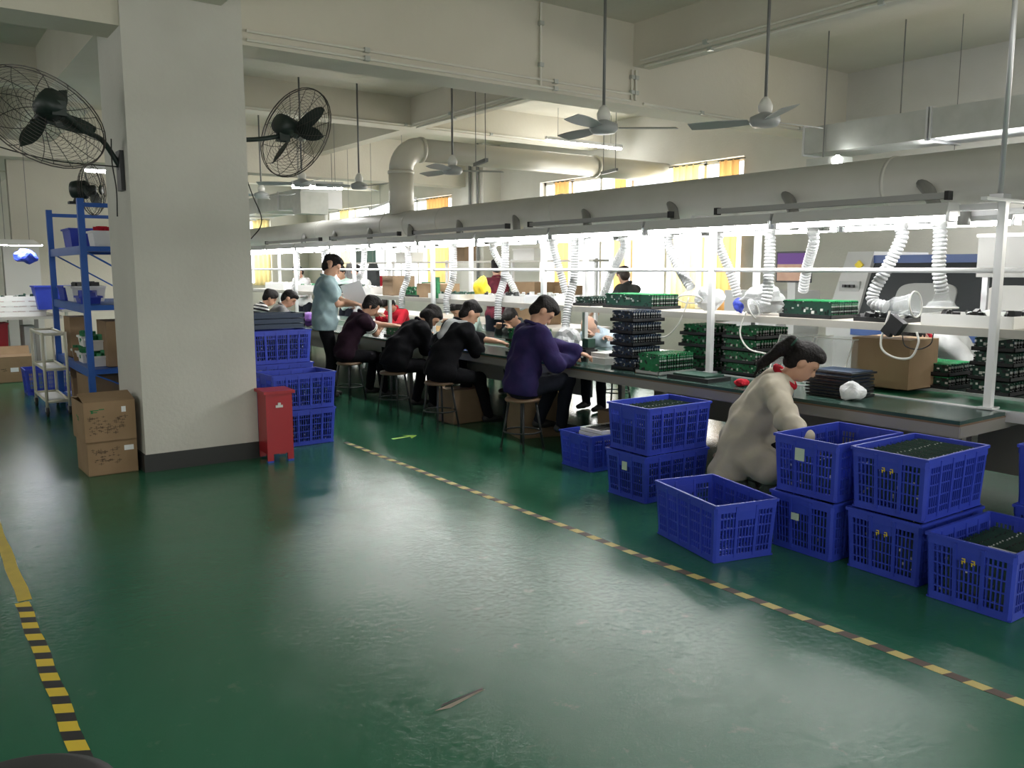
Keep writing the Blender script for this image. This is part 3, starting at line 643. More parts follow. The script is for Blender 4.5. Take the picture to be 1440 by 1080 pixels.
# left crates beside the red bin
s8 = cstack(2.91, 7.43, .03, ['bottom blue crate beside the red bin', 'second blue crate beside the red bin, lid open with papers inside'])
s9 = cstack(3.06, 8.30, .0, ['bottom blue crate of the hidden stack behind the red bin', 'second blue crate of the hidden stack behind the red bin', 'topmost blue crate beside the column, black trays lying on it'])
s10 = crate(1.55, 12.4, 0, 0, 'blue crate under the trolley at the far left')
# contents
DK = 'pcb_dark'
board_row(4.10, 4.60, 4.20, CH+.055, 15, .33, .25, DK, 'dark board in the upper crate nearest the purple-shirted man', 'boards in the upper crate nearest the purple-shirted man', lean=.12)
board_row(4.10, 4.60, 4.20, .02, 11, .33, .24, DK, 'dark boards packed in the bottom crate nearest the purple-shirted man', None, lean=.1, stuff=True)
board_row(4.12, 4.62, 2.30, CH+.055, 15, .33, .26, DK, 'dark board in the upper crate of the right stack', 'boards in the upper crate of the right stack', lean=.15)
board_row(4.12, 4.62, 2.30, .02, 11, .33, .22, DK, 'dark boards packed in the bottom crate of the right stack', None, lean=.2, stuff=True)
board_row(4.02, 4.52, 1.82, .02, 15, .33, .25, DK, 'dark board in the floor crate at the right edge', 'boards in the crate at the right edge', lean=.3)
board_row(4.10, 4.35, 2.77, CH+.02, 7, .33, .17, DK, 'dark board low in the crate the woman reaches into', 'boards in the crate the woman reaches into', lean=.25)
board_row(4.10, 4.60, 2.77, .02, 10, .33, .20, DK, 'dark boards packed in the crate under the one the woman reaches into', None, lean=.2, stuff=True)
board_row(2.68, 3.15, 7.43, .02, 9, .33, .2, DK, 'grey boards packed in the bottom crate beside the red bin', None, lean=.2, stuff=True)
board_row(2.68, 3.15, 7.43, CH+.02, 9, .33, .17, DK, 'grey boards packed in the second crate beside the red bin', None, lean=.2, stuff=True)
board_row(2.82, 3.29, 8.30, CH*2+.02, 9, .33, .2, DK, 'dark boards packed in the topmost crate beside the column', None, lean=.2, stuff=True)
board_row(4.95, 5.32, 1.80, CH+.02, 8, .33, .2, DK, 'dark boards packed in the upper crate cut by the right edge', None, lean=.2, stuff=True)
# thick silver edged panel in the right edge crate
g = G((4.15, 1.78, .2)); g.box((4.12, 1.72, .275), (.05, .16, .03), 0, Matrix.Rotation(.35, 3, 'Y')); o = g.obj('white_strip', 'chip_white'); o.location = (4.15, 1.78, .2); tag(o, 'white segmented strip leaning in the crate at the right edge', 'strip')
# trays with cardboard in the small crate
for i in range(3):
    t = root('foam_tray', (4.66+.012*i, 5.08, .225+.03*i), 'white foam tray lying %s in the small blue crate' % ('lowest', 'in the middle', 'on top')[i], 'tray')
    g = G(); g.bx(-.2, .2, -.13, .13, 0, .008); g.bx(-.2, .2, -.135, -.12, 0, .026); g.bx(-.2, .2, .12, .135, 0, .026); g.bx(-.205, -.19, -.13, .13, 0, .026); g.bx(.19, .205, -.13, .13, 0, .026); g.obj('tray_body', 'foam_white', t)
    g = G(); 
    for k in range(6): g.bx(-.17+.055*k, -.13+.055*k, -.10, .10, .008, .024)
    g.obj('contents', 'chip_black', t)
for i in range(3):
    g = G((3.0, 8.30, .97+.05*i)); g.bx(2.76, 3.32, 8.13, 8.48, .015+CH*3+.052*i, .025+CH*3+.052*i); 
    for yy in (8.13, 8.465): g.bx(2.76, 3.32, yy, yy+.015, .025+CH*3+.052*i, .06+CH*3+.052*i)
    for xx in (2.76, 3.305): g.bx(xx, xx+.015, 8.13, 8.48, .025+CH*3+.052*i, .06+CH*3+.052*i)
    o = g.obj('black_tray', 'pcb_blue'); o.location = (3.0, 8.30, .97+.05*i); tag(o, 'dark blue-black tray, %s of the three on the crates beside the column' % ('lowest', 'middle', 'topmost')[i], 'tray')
# red bin
t = root('red_bin', (2.50, 6.73, 0), 'tall red metal bin standing beside the column', 'bin')
g = G(); R_ = Matrix.Rotation(-.06, 3, 'Z')
def P4(x0, x1, y0, y1, z0, z1, mi=0, gg=None): (gg or g).add([R_ @ Vector(v) for v in [(x0, y0, z0), (x1, y0, z0), (x1, y1, z0), (x0, y1, z0), (x0, y0, z1), (x1, y0, z1), (x1, y1, z1), (x0, y1, z1)]], BOXF, mi)
P4(-.11, .11, 0, .24, .07, .575); 
for xx in (-.11, .06): P4(xx, xx+.05, 0, .02, .015, .07); P4(xx, xx+.05, .22, .24, .015, .07)
g.obj('body', 'red_paint', t)
g = G(); P4(-.13, .13, -.025, .26, .575, .60, gg=g); g.obj('lid', 'red_paint', t)
g = G(); P4(-.11, -.06, -.004, .03, 0, .015, gg=g); P4(.06, .11, -.004, .03, 0, .015, gg=g); g.obj('foot', 'crate_blue', t)['label'] = 'blue feet'
g = G(); P4(-.03, .03, -.006, 0, .46, .48, gg=g); P4(-.012, .012, -.008, 0, .48, .50, gg=g); g.obj('emblem', 'chip_silver', t)['label'] = 'small silver and dark emblem'
# ================================================================ CARDBOARD BOXES
def carton(c, d, rz, label, open_=None, m_='cardboard', prints_=None, group=None, lbl=None):
    t = root('cardboard_box', c, label, 'box', group, rz); x, y, z = d[0]/2, d[1]/2, d[2]; th = .006
    g = G(); g.bx(-x, x, -y, y, 0, th); g.bx(-x, x, -y, -y+th, 0, z); g.bx(-x, x, y-th, y, 0, z); g.bx(-x, -x+th, -y+th, y-th, 0, z); g.bx(x-th, x, -y+th, y-th, 0, z); g.obj('body', m_, t)
    if open_ is None:
        G().bx(-x, x, -y, -.002, z, z+th).obj('flap', m_, t); G().bx(-x, x, .002, y, z, z+th).obj('flap', m_, t)
        G().bx(-x-.001, x+.001, -.025, .025, z+th, z+th+.001).obj('tape', 'table_brown', t)
    else:
        for s, a in zip((-1, 1), open_):
            R = Matrix.Rotation(-s*a, 3, 'X'); g = G(); w_ = y*.95
            vs = [R @ Vector((px, -s*q, pz)) + Vector((0, s*y, z)) for pz in (0, th) for px, q in ((-x, 0), (x, 0), (x, w_), (-x, w_))]; g.add(vs, BOXF); g.obj('flap', m_, t)
    for q in (prints_ or []):
        kind, face, u, zz, s1, s2 = q; g = G()
        if face == 'y': A = lambda u0, u1, z0, z1: g.bx(u0, u1, -y-.0015, -y, z0, z1)
        else: A = lambda u0, u1, z0, z1: g.bx(-x-.0015, -x, u0, u1, z0, z1)
        if kind == 'label': A(u-s1, u+s1, zz-s2, zz+s2); g.obj('paper_label', 'paper', t)
        elif kind == 'logo':
            A(u-s1, u+s1*.2, zz-s2*.15, zz+s2*.2); A(u-s1*.9, u-s1*.6, zz-s2, zz+s2*.1); A(u+s1*.25, u+s1, zz+s2*.1, zz+s2*.45); A(u-s1*.6, u, zz-s2*.8, zz-s2*.5); g.obj('printed_logo', 'print_green', t)
        else:
            r = random.Random(int(s1*1e4))
            for _ in range(int(kind[5:] or 10)): 
                a = u+r.uniform(-s1, s1); b_ = zz+r.uniform(-s2, s2); q1 = r.uniform(.004, .022); A(a-q1, a+q1, b_-.0015, b_+.0015); A(a-.0015, a+.0015, b_-q1*.6, b_+q1*.6)
            g.obj('printed_marks', 'print_dark', t)
    return t
carton((1.275, 7.30, 0), (.36, .42, .26), .02, 'lower cardboard box against the column with a white sticker', None, prints_=[('label', 'y', .12, .20, .035, .02), ('marks40', 'y', -.05, .15, .1, .06)])
carton((1.265, 7.29, .268), (.37, .45, .31), .03, 'upper cardboard box against the column, flaps ajar, green logo', (.24, .10), prints_=[('logo', 'y', -.09, .25, .05, .022), ('label', 'y', .10, .245, .016, .022), ('marks60', 'y', -.02, .13, .13, .07), ('logo', 'x', .02, .18, .04, .03)])
carton((1.22, 13.95, 0), (.60, .35, .36), .0, 'cardboard box on the floor at the far left edge with a white sticker', (.14, 2.3), prints_=[('label', 'y', .06, .18, .05, .03), ('marks12', 'y', -.07, .18, .03, .02)])
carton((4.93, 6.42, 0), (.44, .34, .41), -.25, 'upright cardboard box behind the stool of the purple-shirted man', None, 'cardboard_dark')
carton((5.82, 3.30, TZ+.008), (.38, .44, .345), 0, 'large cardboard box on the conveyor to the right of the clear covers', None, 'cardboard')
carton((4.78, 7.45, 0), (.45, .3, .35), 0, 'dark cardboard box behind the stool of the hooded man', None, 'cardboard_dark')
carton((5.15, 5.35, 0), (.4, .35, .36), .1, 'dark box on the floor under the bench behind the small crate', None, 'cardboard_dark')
# ================================================================ BOARD STACKS ON BENCH AND SHELF
tower(4.96, 5.30, 5.22, TZ, 5, .102, 12, .25, .085, 'pcb_blue', 'the tall blue-black tower left of the nearest post')
board_row(4.90, 5.30, 4.86, TZ, 17, .24, .160, 'pcb_green', 'green board in the bench row just left of the first white post', 'green boards in the row at the foot of the post', tray='chip_silver', tray_label='thin silver tray under the green board row at the foot of the post')
tower(5.44, 5.84, 4.38, TZ+.0, 4, .098, 12, .32, .082, 'pcb_green', 'the green tower behind the woman’s ponytail')
tower(5.44, 5.80, 4.86, TZ+.0, 4, .098, 7, .30, .082, 'pcb_green', 'the green tower directly behind the first white post', stuff=True)
tower(5.95, 6.30, 3.10, TZ, 2, .095, 10, .26, .08, 'pcb_lit', 'the low green pair beside the large bench carton')
tower(5.98, 6.34, 2.68, TZ, 5, .098, 9, .26, .082, 'pcb_dark', 'the tall dark tower at the right end post')
tower(5.46, 5.80, 3.80, 1.238, 1, .1, 15, .42, .12, 'pcb_lit', 'the bright green rack on the shelf above the woman', jit=0)
tower(5.46, 5.80, 5.70, 1.238, 1, .1, 14, .62, .125, 'pcb_lit', 'the wide green rack on the shelf above the blue-black tower', jit=0)
tower(5.48, 5.78, 6.35, 1.238, 1, .1, 8, .25, .08, 'pcb_dark', 'the small dark rack left of the wide green shelf rack', jit=0)
tower(4.95, 5.25, 6.72, TZ, 2, .13, 12, .34, .12, 'pcb_green', 'the green bench racks between the hooded and purple-shirted men', jit=.0)
tower(5.0, 5.25, 8.15, TZ, 1, .13, 8, .34, .10, 'pcb_green', 'the green bench rack before the long-haired person', jit=.0, stuff=True)
tower(5.0, 5.3, 9.45, TZ, 1, .13, 8, .34, .12, 'pcb_green', 'the green bench rack before the maroon t-shirt man', jit=.0, stuff=True)
tower(5.46, 5.80, 12.0, 1.238, 1, .1, 6, .5, .12, 'pcb_dark', 'the dark green heap on the far shelf', jit=0, stuff=True)
tower(5.46, 5.80, 9.75, 1.238, 1, .1, 6, .4, .12, 'pcb_green', 'the green rack on the shelf above the maroon t-shirt man', jit=0, stuff=True)
# black stack of thin trays + crumpled bag in front of the woman
for i in range(8):
    dx = rng.uniform(-.02, .02); g = G((5.13, 3.28, TZ+.022*i)); q = Matrix.Rotation(rng.uniform(-.12, .12), 3, 'Z')
    g.box((5.13+dx, 3.28, TZ+.009+.022*i), (.28, .34, .013), 0, q); g.box((5.13+dx, 3.28, TZ+.018+.022*i), (.24, .30, .006), 1, q)
    o = g.obj('black_sheet_tray', ['chip_black', 'pcb_blue']); o.location = (5.13, 3.28, TZ+.022*i)
    tag(o, 'black board tray, %s in the pile of eight' % ['lowest', 'second from the bottom', 'third from the bottom', 'fourth from the bottom', 'fifth from the bottom', 'sixth from the bottom', 'seventh from the bottom', 'topmost'][i], 'tray')
def crumple(c, r, m_, name, label, cat, seed=0, sq=(1, 1, 1)):
    bm_ = bmesh_ico(3); rr = np.random.default_rng(seed); ph = rr.uniform(0, 6, (5, 4)); v = bm_[0].copy()
    d = sum(np.sin(v @ (rr.normal(0, 3.5, 3))+p[0])*.09 for p in ph); v = v*(1+d[:, None])*r*np.array(sq); v[:, 2] -= v[:, 2].min()
    o = link(name, v, bm_[1], m_, None, None, False); o.location = c; return tag(o, label, cat)
def bmesh_ico(n):
    import bmesh
    b_ = bmesh.new(); bmesh.ops.create_icosphere(b_, subdivisions=n, radius=1); v = np.array([x.co[:] for x in b_.verts]); f = [tuple(x.index for x in q.verts) for q in b_.faces]; b_.free(); return v, f
crumple((4.98, 3.10, TZ), .07, 'paper', 'crumpled_bag', 'crumpled white and red wrapper lying at the black tray pile', 'wrapper', 3, (.8, 1.1, .8))
crumple((4.93, 3.95, TZ), .04, 'cloth_red', 'red_pouch', 'small red pouch on the bench behind the woman', 'pouch', 4, (1, 1.4, .7))
crumple((4.98, 3.62, TZ), .05, 'label_stripes', 'striped_pouch', 'white and blue striped cloth before the woman’s chest', 'cloth', 6, (1, 1.6, .5))
# clear covers standing on the belt
for i, (yy, xx) in enumerate(((3.95, 5.62), (3.62, 5.62))):
    t = root('clear_cover', (xx, yy, TZ), ['large clear slanted plastic cover behind the woman’s head', 'clear slanted plastic cover beside the cardboard box'][i], 'cover')
    g = G(); g.add([(-.2, -.15, 0), (.2, -.15, 0), (.2, .15, 0), (-.2, .15, 0), (-.05, -.15, .34), (.2, -.15, .34), (.2, .15, .34), (-.05, .15, .34)], BOXF); g.obj('shell', 'clear_plastic', t)
    g = G(); g.bar((-.2, -.15, .01), (-.05, -.15, .34), .006); g.bar((-.2, .15, .01), (-.05, .15, .34), .006); g.bar((-.05, -.15, .34), (-.05, .15, .34), .006); g.bar((-.05, -.15, .34), (.2, -.15, .34), .006); g.obj('bright_edge', 'chip_white', t)
# soldering / black instrument on the bench
t = root('solder_station', (5.16, 5.95, TZ), 'black bench instrument with red knob beside the purple-shirted man', 'instrument')
g = G(); g.bx(-.07, .07, -.10, .10, 0, .11); g.bx(-.05, .07, -.06, .08, .11, .13); g.obj('case', 'chip_black', t); g = G(); g.bx(-.04, .05, -.09, -.01, .13, .21); g.obj('holder', 'pcb_dark', t)
G().lathe([(.018, 0), (.015, .02)], 12, c=(-.072, .06, .05), R=zdir((-1, 0, 0))).obj('knob', 'red_paint', t); G().bx(-.074, -.07, -.06, -.03, .035, .06).obj('label_plate', 'paper', t)
g = G((5.2, 5.68, TZ)); g.bx(5.05, 5.4, 5.55, 5.78, TZ, TZ+.06); g.bx(5.07, 5.38, 5.57, 5.76, TZ+.06, TZ+.10); o = g.obj('foam_block', 'foam_white'); o.location = (5.2, 5.68, TZ); tag(o, 'pale foam block on the bench right of the black instrument', 'foam block')
crumple((5.25, 6.32, TZ), .13, 'hose_white', 'white_machine_cover', 'white lumpy covered device by the hose behind the purple-shirted man', 'device', 9, (.9, 1.2, 1.1))
crumple((5.1, 5.05, TZ), .03, 'paper', 'paper_scrap', 'small crumpled paper on the bench front beside the green row', 'paper', 11, (1, 1.6, .5))
g = G((4.95, 4.55, TZ)); g.bx(4.86, 5.12, 4.2, 4.62, TZ, TZ+.03); g.bx(4.88, 5.10, 4.25, 4.57, TZ+.03, TZ+.045, 1); o = g.obj('flat_case', ['chip_black', 'pcb_dark']); o.location = (4.95, 4.55, TZ); tag(o, 'flat black case on the bench in front of the white post', 'case')
# shelf goods
def shelf_tray(x, y, w_, d, h, label, fill='chip_black', m_='foam_white', z=1.238, n=10):
    t = root('shelf_tray', (x, y, z), label, 'tray'); g = G(); g.bx(-w_/2, w_/2, -d/2, d/2, 0, .008)
    for a in (-1, 1): g.bx(-w_/2, w_/2, a*d/2-.006, a*d/2+.006, 0, h); g.bx(a*w_/2-.006, a*w_/2+.006, -d/2, d/2, 0, h)
    g.obj('tray_body', m_, t); g = G(); r = random.Random(int(y*100))
    for k in range(n*3):
        a, b_ = r.uniform(-w_*.42, w_*.42), r.uniform(-d*.45, d*.45); g.box((a, b_, h*.7+r.uniform(0, .03)), (r.uniform(.02, .06), r.uniform(.015, .05), r.uniform(.02, .06)), r.choice((0, 0, 1)), Matrix.Rotation(r.uniform(0, 3), 3, 'Z') @ Matrix.Rotation(r.uniform(-.6, .6), 3, 'X'))
    tag(g.obj('loose_parts', [fill, 'chip_silver'], t), kind='stuff'); return t
shelf_tray(5.60, 2.62, .36, .56, .075, 'white foam tray heaped with dark parts on the shelf at the right end post')
shelf_tray(5.60, 3.22, .34, .34, .03, 'low dark tray with grey cable on the shelf under the bell-shaped hood', 'chip_black', 'chip_black')
shelf_tray(5.60, 7.75, .36, .9, .07, 'long white tray of small parts on the shelf above the hooded man', 'chip_black')
shelf_tray(5.60, 7.0, .34, .5, .085, 'white carton tray on the shelf left of the long hose', 'chip_white', 'paper')
shelf_tray(5.60, 8.9, .36, .7, .06, 'white tray on the shelf beside the yellow bag', 'pcb_dark')
shelf_tray(5.60, 11.2, .36, .7, .10, 'white tray on the shelf right of the standing man', 'chip_white')
shelf_tray(5.60, 13.2, .36, .9, .10, 'pale tray with green parts on the shelf left of the standing man', 'pcb_green')
shelf_tray(5.60, 14.6, .36, .9, .12, 'farthest pale tray on the shelf beside the column', 'chip_white')
crumple((5.62, 8.35, 1.238), .11, 'yellow', 'yellow_bag', 'bright yellow bag on the shelf behind the hooded man', 'bag', 21, (.9, 1, 1))
crumple((5.62, 4.55, 1.238), .05, 'crate_blue', 'blue_bottle', 'small blue container on the white sheet on the shelf', 'container', 22, (.8, 1.0, 1.2))
crumple((5.60, 4.30, 1.238), .14, 'hose_white', 'plastic_bag', 'heap of white plastic bags on the shelf beside the hose hood', 'bag', 23, (.9, 1.3, .9))
crumple((5.60, 4.85, 1.238), .12, 'paper', 'plastic_bag', 'white plastic bag on the shelf behind the first post', 'bag', 24, (.9, 1.2, .8))
carton((5.62, 9.35, 1.238), (.34, .5, .17), 0, 'tan cardboard box on the shelf above the man with the long dark hair')
carton((5.62, 10.4, 1.238), (.34, .3, .26), 0, 'dark cardboard box on the shelf right of the sheet of paper', None, 'cardboard_dark')
g = G((5.3, 9.0, 1.6)); g.bx(5.40, 5.44, 9.0, 9.16, 1.24, 1.5); o = g.obj('green_folder', 'pcb_green'); o.location = (5.3, 9.0, 1.6); tag(o, 'upright dark green folder on the shelf by the tan box', 'folder')
# black hook-clamp hanging on the shelf edge, ring cables
t = root('black_clamp', (5.36, 3.03, 1.2), 'black angular clamp hanging on the shelf edge below the hood', 'clamp')
g = G(); g.box((-.02, 0, .03), (.06, .10, .10), 0, Matrix.Rotation(.6, 3, 'X')); g.box((-.02, .05, -.01), (.05, .07, .05), 0, Matrix.Rotation(.6, 3, 'X')); g.obj('clamp_body', 'chip_black', t)
for pts, r_, m_, lab in (([(5.38, 3.10, 1.32), (5.36, 3.14, 1.1), (5.36, 3.06, 1.02), (5.36, 2.93, 1.02), (5.36, 2.88, 1.12), (5.37, 2.90, 1.19)], .008, 'chip_white', 'white looped cable hanging under the bell-shaped hood'),
                         ([(5.37, 3.0, 1.19), (5.36, 2.97, 1.1), (5.36, 2.88, 1.08), (5.36, 2.80, 1.12), (5.37, 2.79, 1.19)], .004, 'rubber', 'thin black looped cable beside the white cable loop'),
                         ([(5.42, 4.92, 1.36), (5.38, 4.98, 1.15), (5.37, 5.12, 1.02), (5.37, 5.24, 1.04), (5.37, 5.26, 1.2)], .007, 'chip_white', 'white cable loop hanging above the green row left of the post'),
                         ([(5.40, 4.3, 1.27), (5.37, 4.33, 1.1), (5.38, 4.25, .98), (5.40, 4.1, .95)], .007, 'chip_white', 'white cable hanging behind the woman’s hair')):
    g = G(pts[0]); g.tube(bez(pts, 8), r_, 6); o = g.obj('cable', m_, smooth=True); o.location = pts[0]; tag(o, lab, 'cable')
# ---------------------------------------------------------------- flexible hoses and hoods
def hose(pts, label, hood=None, r=.042, pitch_=.026):
    t = root('exhaust_hose', pts[0], label, 'hose', 'flexible exhaust hoses'); O = t.location
    c = bez(pts, 14); L_ = [0]
    for a, b_ in zip(c, c[1:]): L_.append(L_[-1]+(b_-a).length)
    n = int(L_[-1]/pitch_*4); P = []; R = []
    for i in range(n+1):
        s_ = L_[-1]*i/n; k = max(0, min(len(c)-2, next((q for q in range(len(L_)-1) if L_[q+1] >= s_), len(c)-2))); u = (s_-L_[k])/max(1e-6, L_[k+1]-L_[k])
        P.append(c[k].lerp(c[k+1], u)); R.append(r*(1.03, .97, .80, .97)[i % 4])
    G(O).tube(P, R, 14).obj('hose', 'hose_white', t, False)
    G(O).tube([P[0]+Vector((0, 0, .03)), P[0]-Vector((0, 0, .02))], r*1.15, 14).obj('cuff', 'lamp_metal', t, True)
    if hood:
        d, ln, rad = hood; d = Vector(d).normalized(); e_ = P[-1]; R3 = zdir(d)
        G(O).lathe([(r, -.03), (r*1.05, .03), (r*1.5, .06), (rad*.75, ln*.6), (rad*.92, ln*.9), (rad, ln), (rad*.97, ln), (rad*.88, ln*.88), (rad*.7, ln*.6), (r*1.3, .065)], 24, c=e_, R=R3, cap=False).obj('hood', 'clear_plastic', t, True)
        G(O).tube([e_+R3 @ Vector((rad*math.cos(a), rad*math.sin(a), ln)) for a in np.linspace(0, 2*PI, 24, endpoint=False)], .006, 5, closed=True).obj('hood_rim', 'chip_white', t, True)
    return t
FX = 5.45; TOPZ = 1.885
def H(y, *rest): return [(FX, y, TOPZ), (FX, y-.01, 1.80)]+list(rest)
hose(H(5.20, (5.44, 5.10, 1.66), (5.42, 4.98, 1.53), (5.42, 4.90, 1.44)), 'ribbed hose curving right to a clear hood just left of the first post', ((-.3, -.2, -.9), .10, .10))
hose(H(4.15, (FX, 4.14, 1.6), (5.43, 4.13, 1.42), (5.42, 4.14, 1.33)), 'straight ribbed hose right of the first post ending in bagged hood', ((-.2, .9, -.4), .10, .08))
hose(H(3.10, (5.43, 3.16, 1.62), (5.41, 3.24, 1.45), (5.40, 3.23, 1.37), (5.40, 3.14, 1.345)), 'ribbed hose bending to the bell-shaped hood that faces right', ((.05, -1, .12), .20, .085))
hose(H(2.84, (5.46, 2.83, 1.6), (5.50, 2.82, 1.45)), 'pale hose with a downward hood nearest the right end post', ((0, 0, -1), .10, .10))
hose(H(6.46, (FX, 6.46, 1.5), (5.38, 6.45, 1.28), (5.33, 6.43, 1.1), (5.28, 6.38, .97)), 'long ribbed hose reaching down to the bench at the purple-shirted man')
hose(H(7.64, (FX, 7.65, 1.5), (5.37, 7.64, 1.28), (5.34, 7.62, 1.05)), 'long ribbed hose hanging between the two nearest seated men')
hose(H(8.71, (FX, 8.71, 1.5), (5.38, 8.74, 1.28), (5.36, 8.72, 1.08)), 'long ribbed hose behind the hooded man’s head')
hose(H(9.82, (FX, 9.83, 1.5), (5.38, 9.86, 1.28), (5.36, 9.84, 1.08)), 'long ribbed hose right of the striped-sleeve man')
hose(H(11.1, (FX, 11.15, 1.6), (5.42, 11.3, 1.42), (5.38, 11.5, 1.28)), 'curved ribbed hose ending behind the sheet of paper')
hose(H(12.5, (FX, 12.5, 1.5), (5.38, 12.52, 1.25), (5.36, 12.5, 1.08)), 'ribbed hose just left of the standing man')
hose(H(13.6, (FX, 13.6, 1.5), (5.38, 13.6, 1.28), (5.36, 13.6, 1.1)), 'ribbed hose farthest left, close to the column')
RX = 5.86
for yy, e_, lab, hd in ((5.0, (5.98, 4.86, 1.36), 'smooth-looking rear hose just left of the rear post', None), (4.05, (6.05, 4.25, 1.42), 'rear hose slanting left behind the straight hose', None),
                    (6.2, (6.1, 6.75, 1.30), 'rear hose slanting down left behind the long hose', ((.1, .5, -1), .12, .10)), (8.45, (6.05, 8.1, 1.12), 'rear hose slanting right behind the shelf trays', None), (7.3, (6.0, 7.2, 1.2), 'rear hose seen between the second and third posts', None)):
    m_ = Vector((RX, yy, TOPZ)); hose([m_, (RX, yy-.01, 1.8), m_.lerp(Vector(e_), .6), e_], lab, hd)
# ================================================================ REFLOW OVEN BEHIND THE BENCH
t = root('reflow_oven', (8.6, 3.2, 0), 'long white reflow oven machine with blue band behind the bench', 'machine'); O = t.location
x0 = 8.05; ya, yb = .6, 5.35
g = G(O).bx(x0, 9.4, ya, yb, .12, 1.05); g.obj('cabinet', 'machine_white', t)
for i in range(5): 
    y_ = ya+.06+(yb-ya)*i/5; pn = G(O).bx(x0-.015, x0, y_, y_+.9, .18, .86).obj('cabinet_door', 'machine_white', t)
    h = G(O).bar((x0-.03, y_+.35, .72), (x0-.03, y_+.58, .72), .02); o = h.obj('door_handle', 'alu'); o.parent = pn; o.matrix_parent_inverse = Matrix.Identity(4)
G(O).bx(x0-.02, x0, ya, yb-.3, .92, 1.02).obj('lower_band', 'machine_blue', t)
g = G(O); g.add([(x0, ya, 1.05), (9.4, ya, 1.05), (9.4, yb-.35, 1.05), (x0, yb-.35, 1.05), (x0+.28, ya, 1.66), (9.4, ya, 1.66), (9.4, yb-.35, 1.66), (x0+.28, yb-.35, 1.66)], BOXF); g.obj('hood_body', 'machine_dark', t)
G(O).bx(x0+.26, 9.4, ya, yb-.35, 1.66, 1.74).obj('upper_band', 'machine_blue', t)
g = G(O); g.add([(x0-.02, yb-.35, 1.05), (9.4, yb-.35, 1.05), (9.4, yb, 1.05), (x0-.02, yb, 1.05), (x0+.26, yb-.35, 1.78), (9.4, yb-.35, 1.78), (9.4, yb-.05, 1.78), (x0+.26, yb-.05, 1.78)], BOXF); g.obj('end_panel', 'machine_white', t)
def oval(y_, z_, w_, h_, m_, nm):
    g = G(O); n = 28; vs = []
    for d in (0, -.02):
        for k in range(n):
            a = 2*PI*k/n; cx = math.copysign(abs(math.cos(a))**.5, math.cos(a)); sz = math.copysign(abs(math.sin(a))**.5, math.sin(a)); zz = z_+sz*h_; vs.append((x0+(zz-1.05)*.46+d-.004, y_+cx*w_, zz))
    g.add(vs, [(i, (i+1) % n, n+(i+1) % n, n+i) for i in range(n)]+[tuple(range(n, 2*n))]); g.obj(nm, m_, t)
oval(4.35, 1.30, .30, .16, 'machine_pane', 'hood_window'); oval(3.55, 1.30, .25, .15, 'foam_white', 'hood_window'); oval(2.6, 1.3, .28, .16, 'machine_pane', 'hood_window')
g = G(O).bx(x0+.05, x0+.07, 4.72, 4.85, 1.2, 1.3); g.obj('control_panel', 'machine_dark', t)
g = G(O); 
for i in range(3): g.box((x0+.06, 5.10+.05*i, 1.42), (.03, .03, .03))
g.obj('button', 'chip_black', t)
g = G(O).bx(x0+.1, x0+.13, 5.05, 5.28, 1.36, 1.47); g.obj('keypad', 'machine_pane', t)
g = G(O); g.box((x0+.19, 5.12, 1.64), (.02, .07, .07), 0, Matrix.Rotation(PI/4, 3, 'X')); g.obj('warning_sign', 'yellow', t)
t = root('monitor', (8.0, 5.75, 1.45), 'small monitor with violet and orange picture beside the oven', 'monitor')
G().bx(-.02, .02, -.22, .22, 0, .34).obj('case', 'chip_black', t); G().bx(-.024, -.02, -.20, .20, .20, .32).obj('screen_top', 'purple', t); G().bx(-.024, -.02, -.20, .20, .02, .20).obj('screen_bottom', 'skin_pale', t); G().bx(-.03, .03, -.05, .05, -1.45, 0).obj('stand', 'machine_white', t)
t = root('side_cabinet', (8.3, 6.2, 0), 'white machine cabinet with round vents left of the oven', 'machine')
G().bx(-.3, .5, -.25, .5, 0, 1.35).obj('cabinet', 'machine_white', t); 
for k in range(2): G().lathe([(.09, 0), (.09, .01), (.06, .015)], 18, c=(-.30, -.1+.2*k, 1.22), R=zdir((-1, 0, 0))).obj('round_vent', 'chip_black', t)
# stainless cover and slotted unit right of the end post
t = root('steel_hood_box', (6.6, 2.66, 1.54), 'brushed steel box standing behind the right end post', 'box')
G().bx(-.2, .3, -.55, .38, 0, .30).obj('shell', 'stub_grey', t); G().bx(-.21, -.2, -.56, .39, .285, .31).obj('bright_edge', 'chip_white', t); G().bx(-.19, -.16, .3, .34, -.87, 0).obj('leg', 'alu', t); G().bx(-.19, -.16, -.5, -.46, -.87, 0).obj('leg', 'alu', t)
t = root('slotted_unit', (6.15, 2.40, 1.25), 'grey slotted electronics unit at the right edge above the shelf', 'unit')
G().bx(-.1, .15, -.3, .12, 0, .28).obj('case', 'machine_white', t)
for r_ in range(4):
    for k in range(7): G().bx(-.104, -.1, -.05+.02*k, -.04+.02*k, .04+.055*r_, .08+.055*r_).obj('slot', 'chip_black', t)
g = G(); g.bx(5.98, 6.35, 1.5, 2.55, 1.215, 1.25); 
for yy in (1.55,): g.bx(5.98, 6.01, yy-.02, yy+.02, 0, 1.215); g.bx(6.3, 6.33, yy-.02, yy+.02, 0, 1.215)
tag(g.obj('side_shelf', 'shelf_edge'), 'grey narrow shelf stand at the right edge behind the end post', 'shelf')
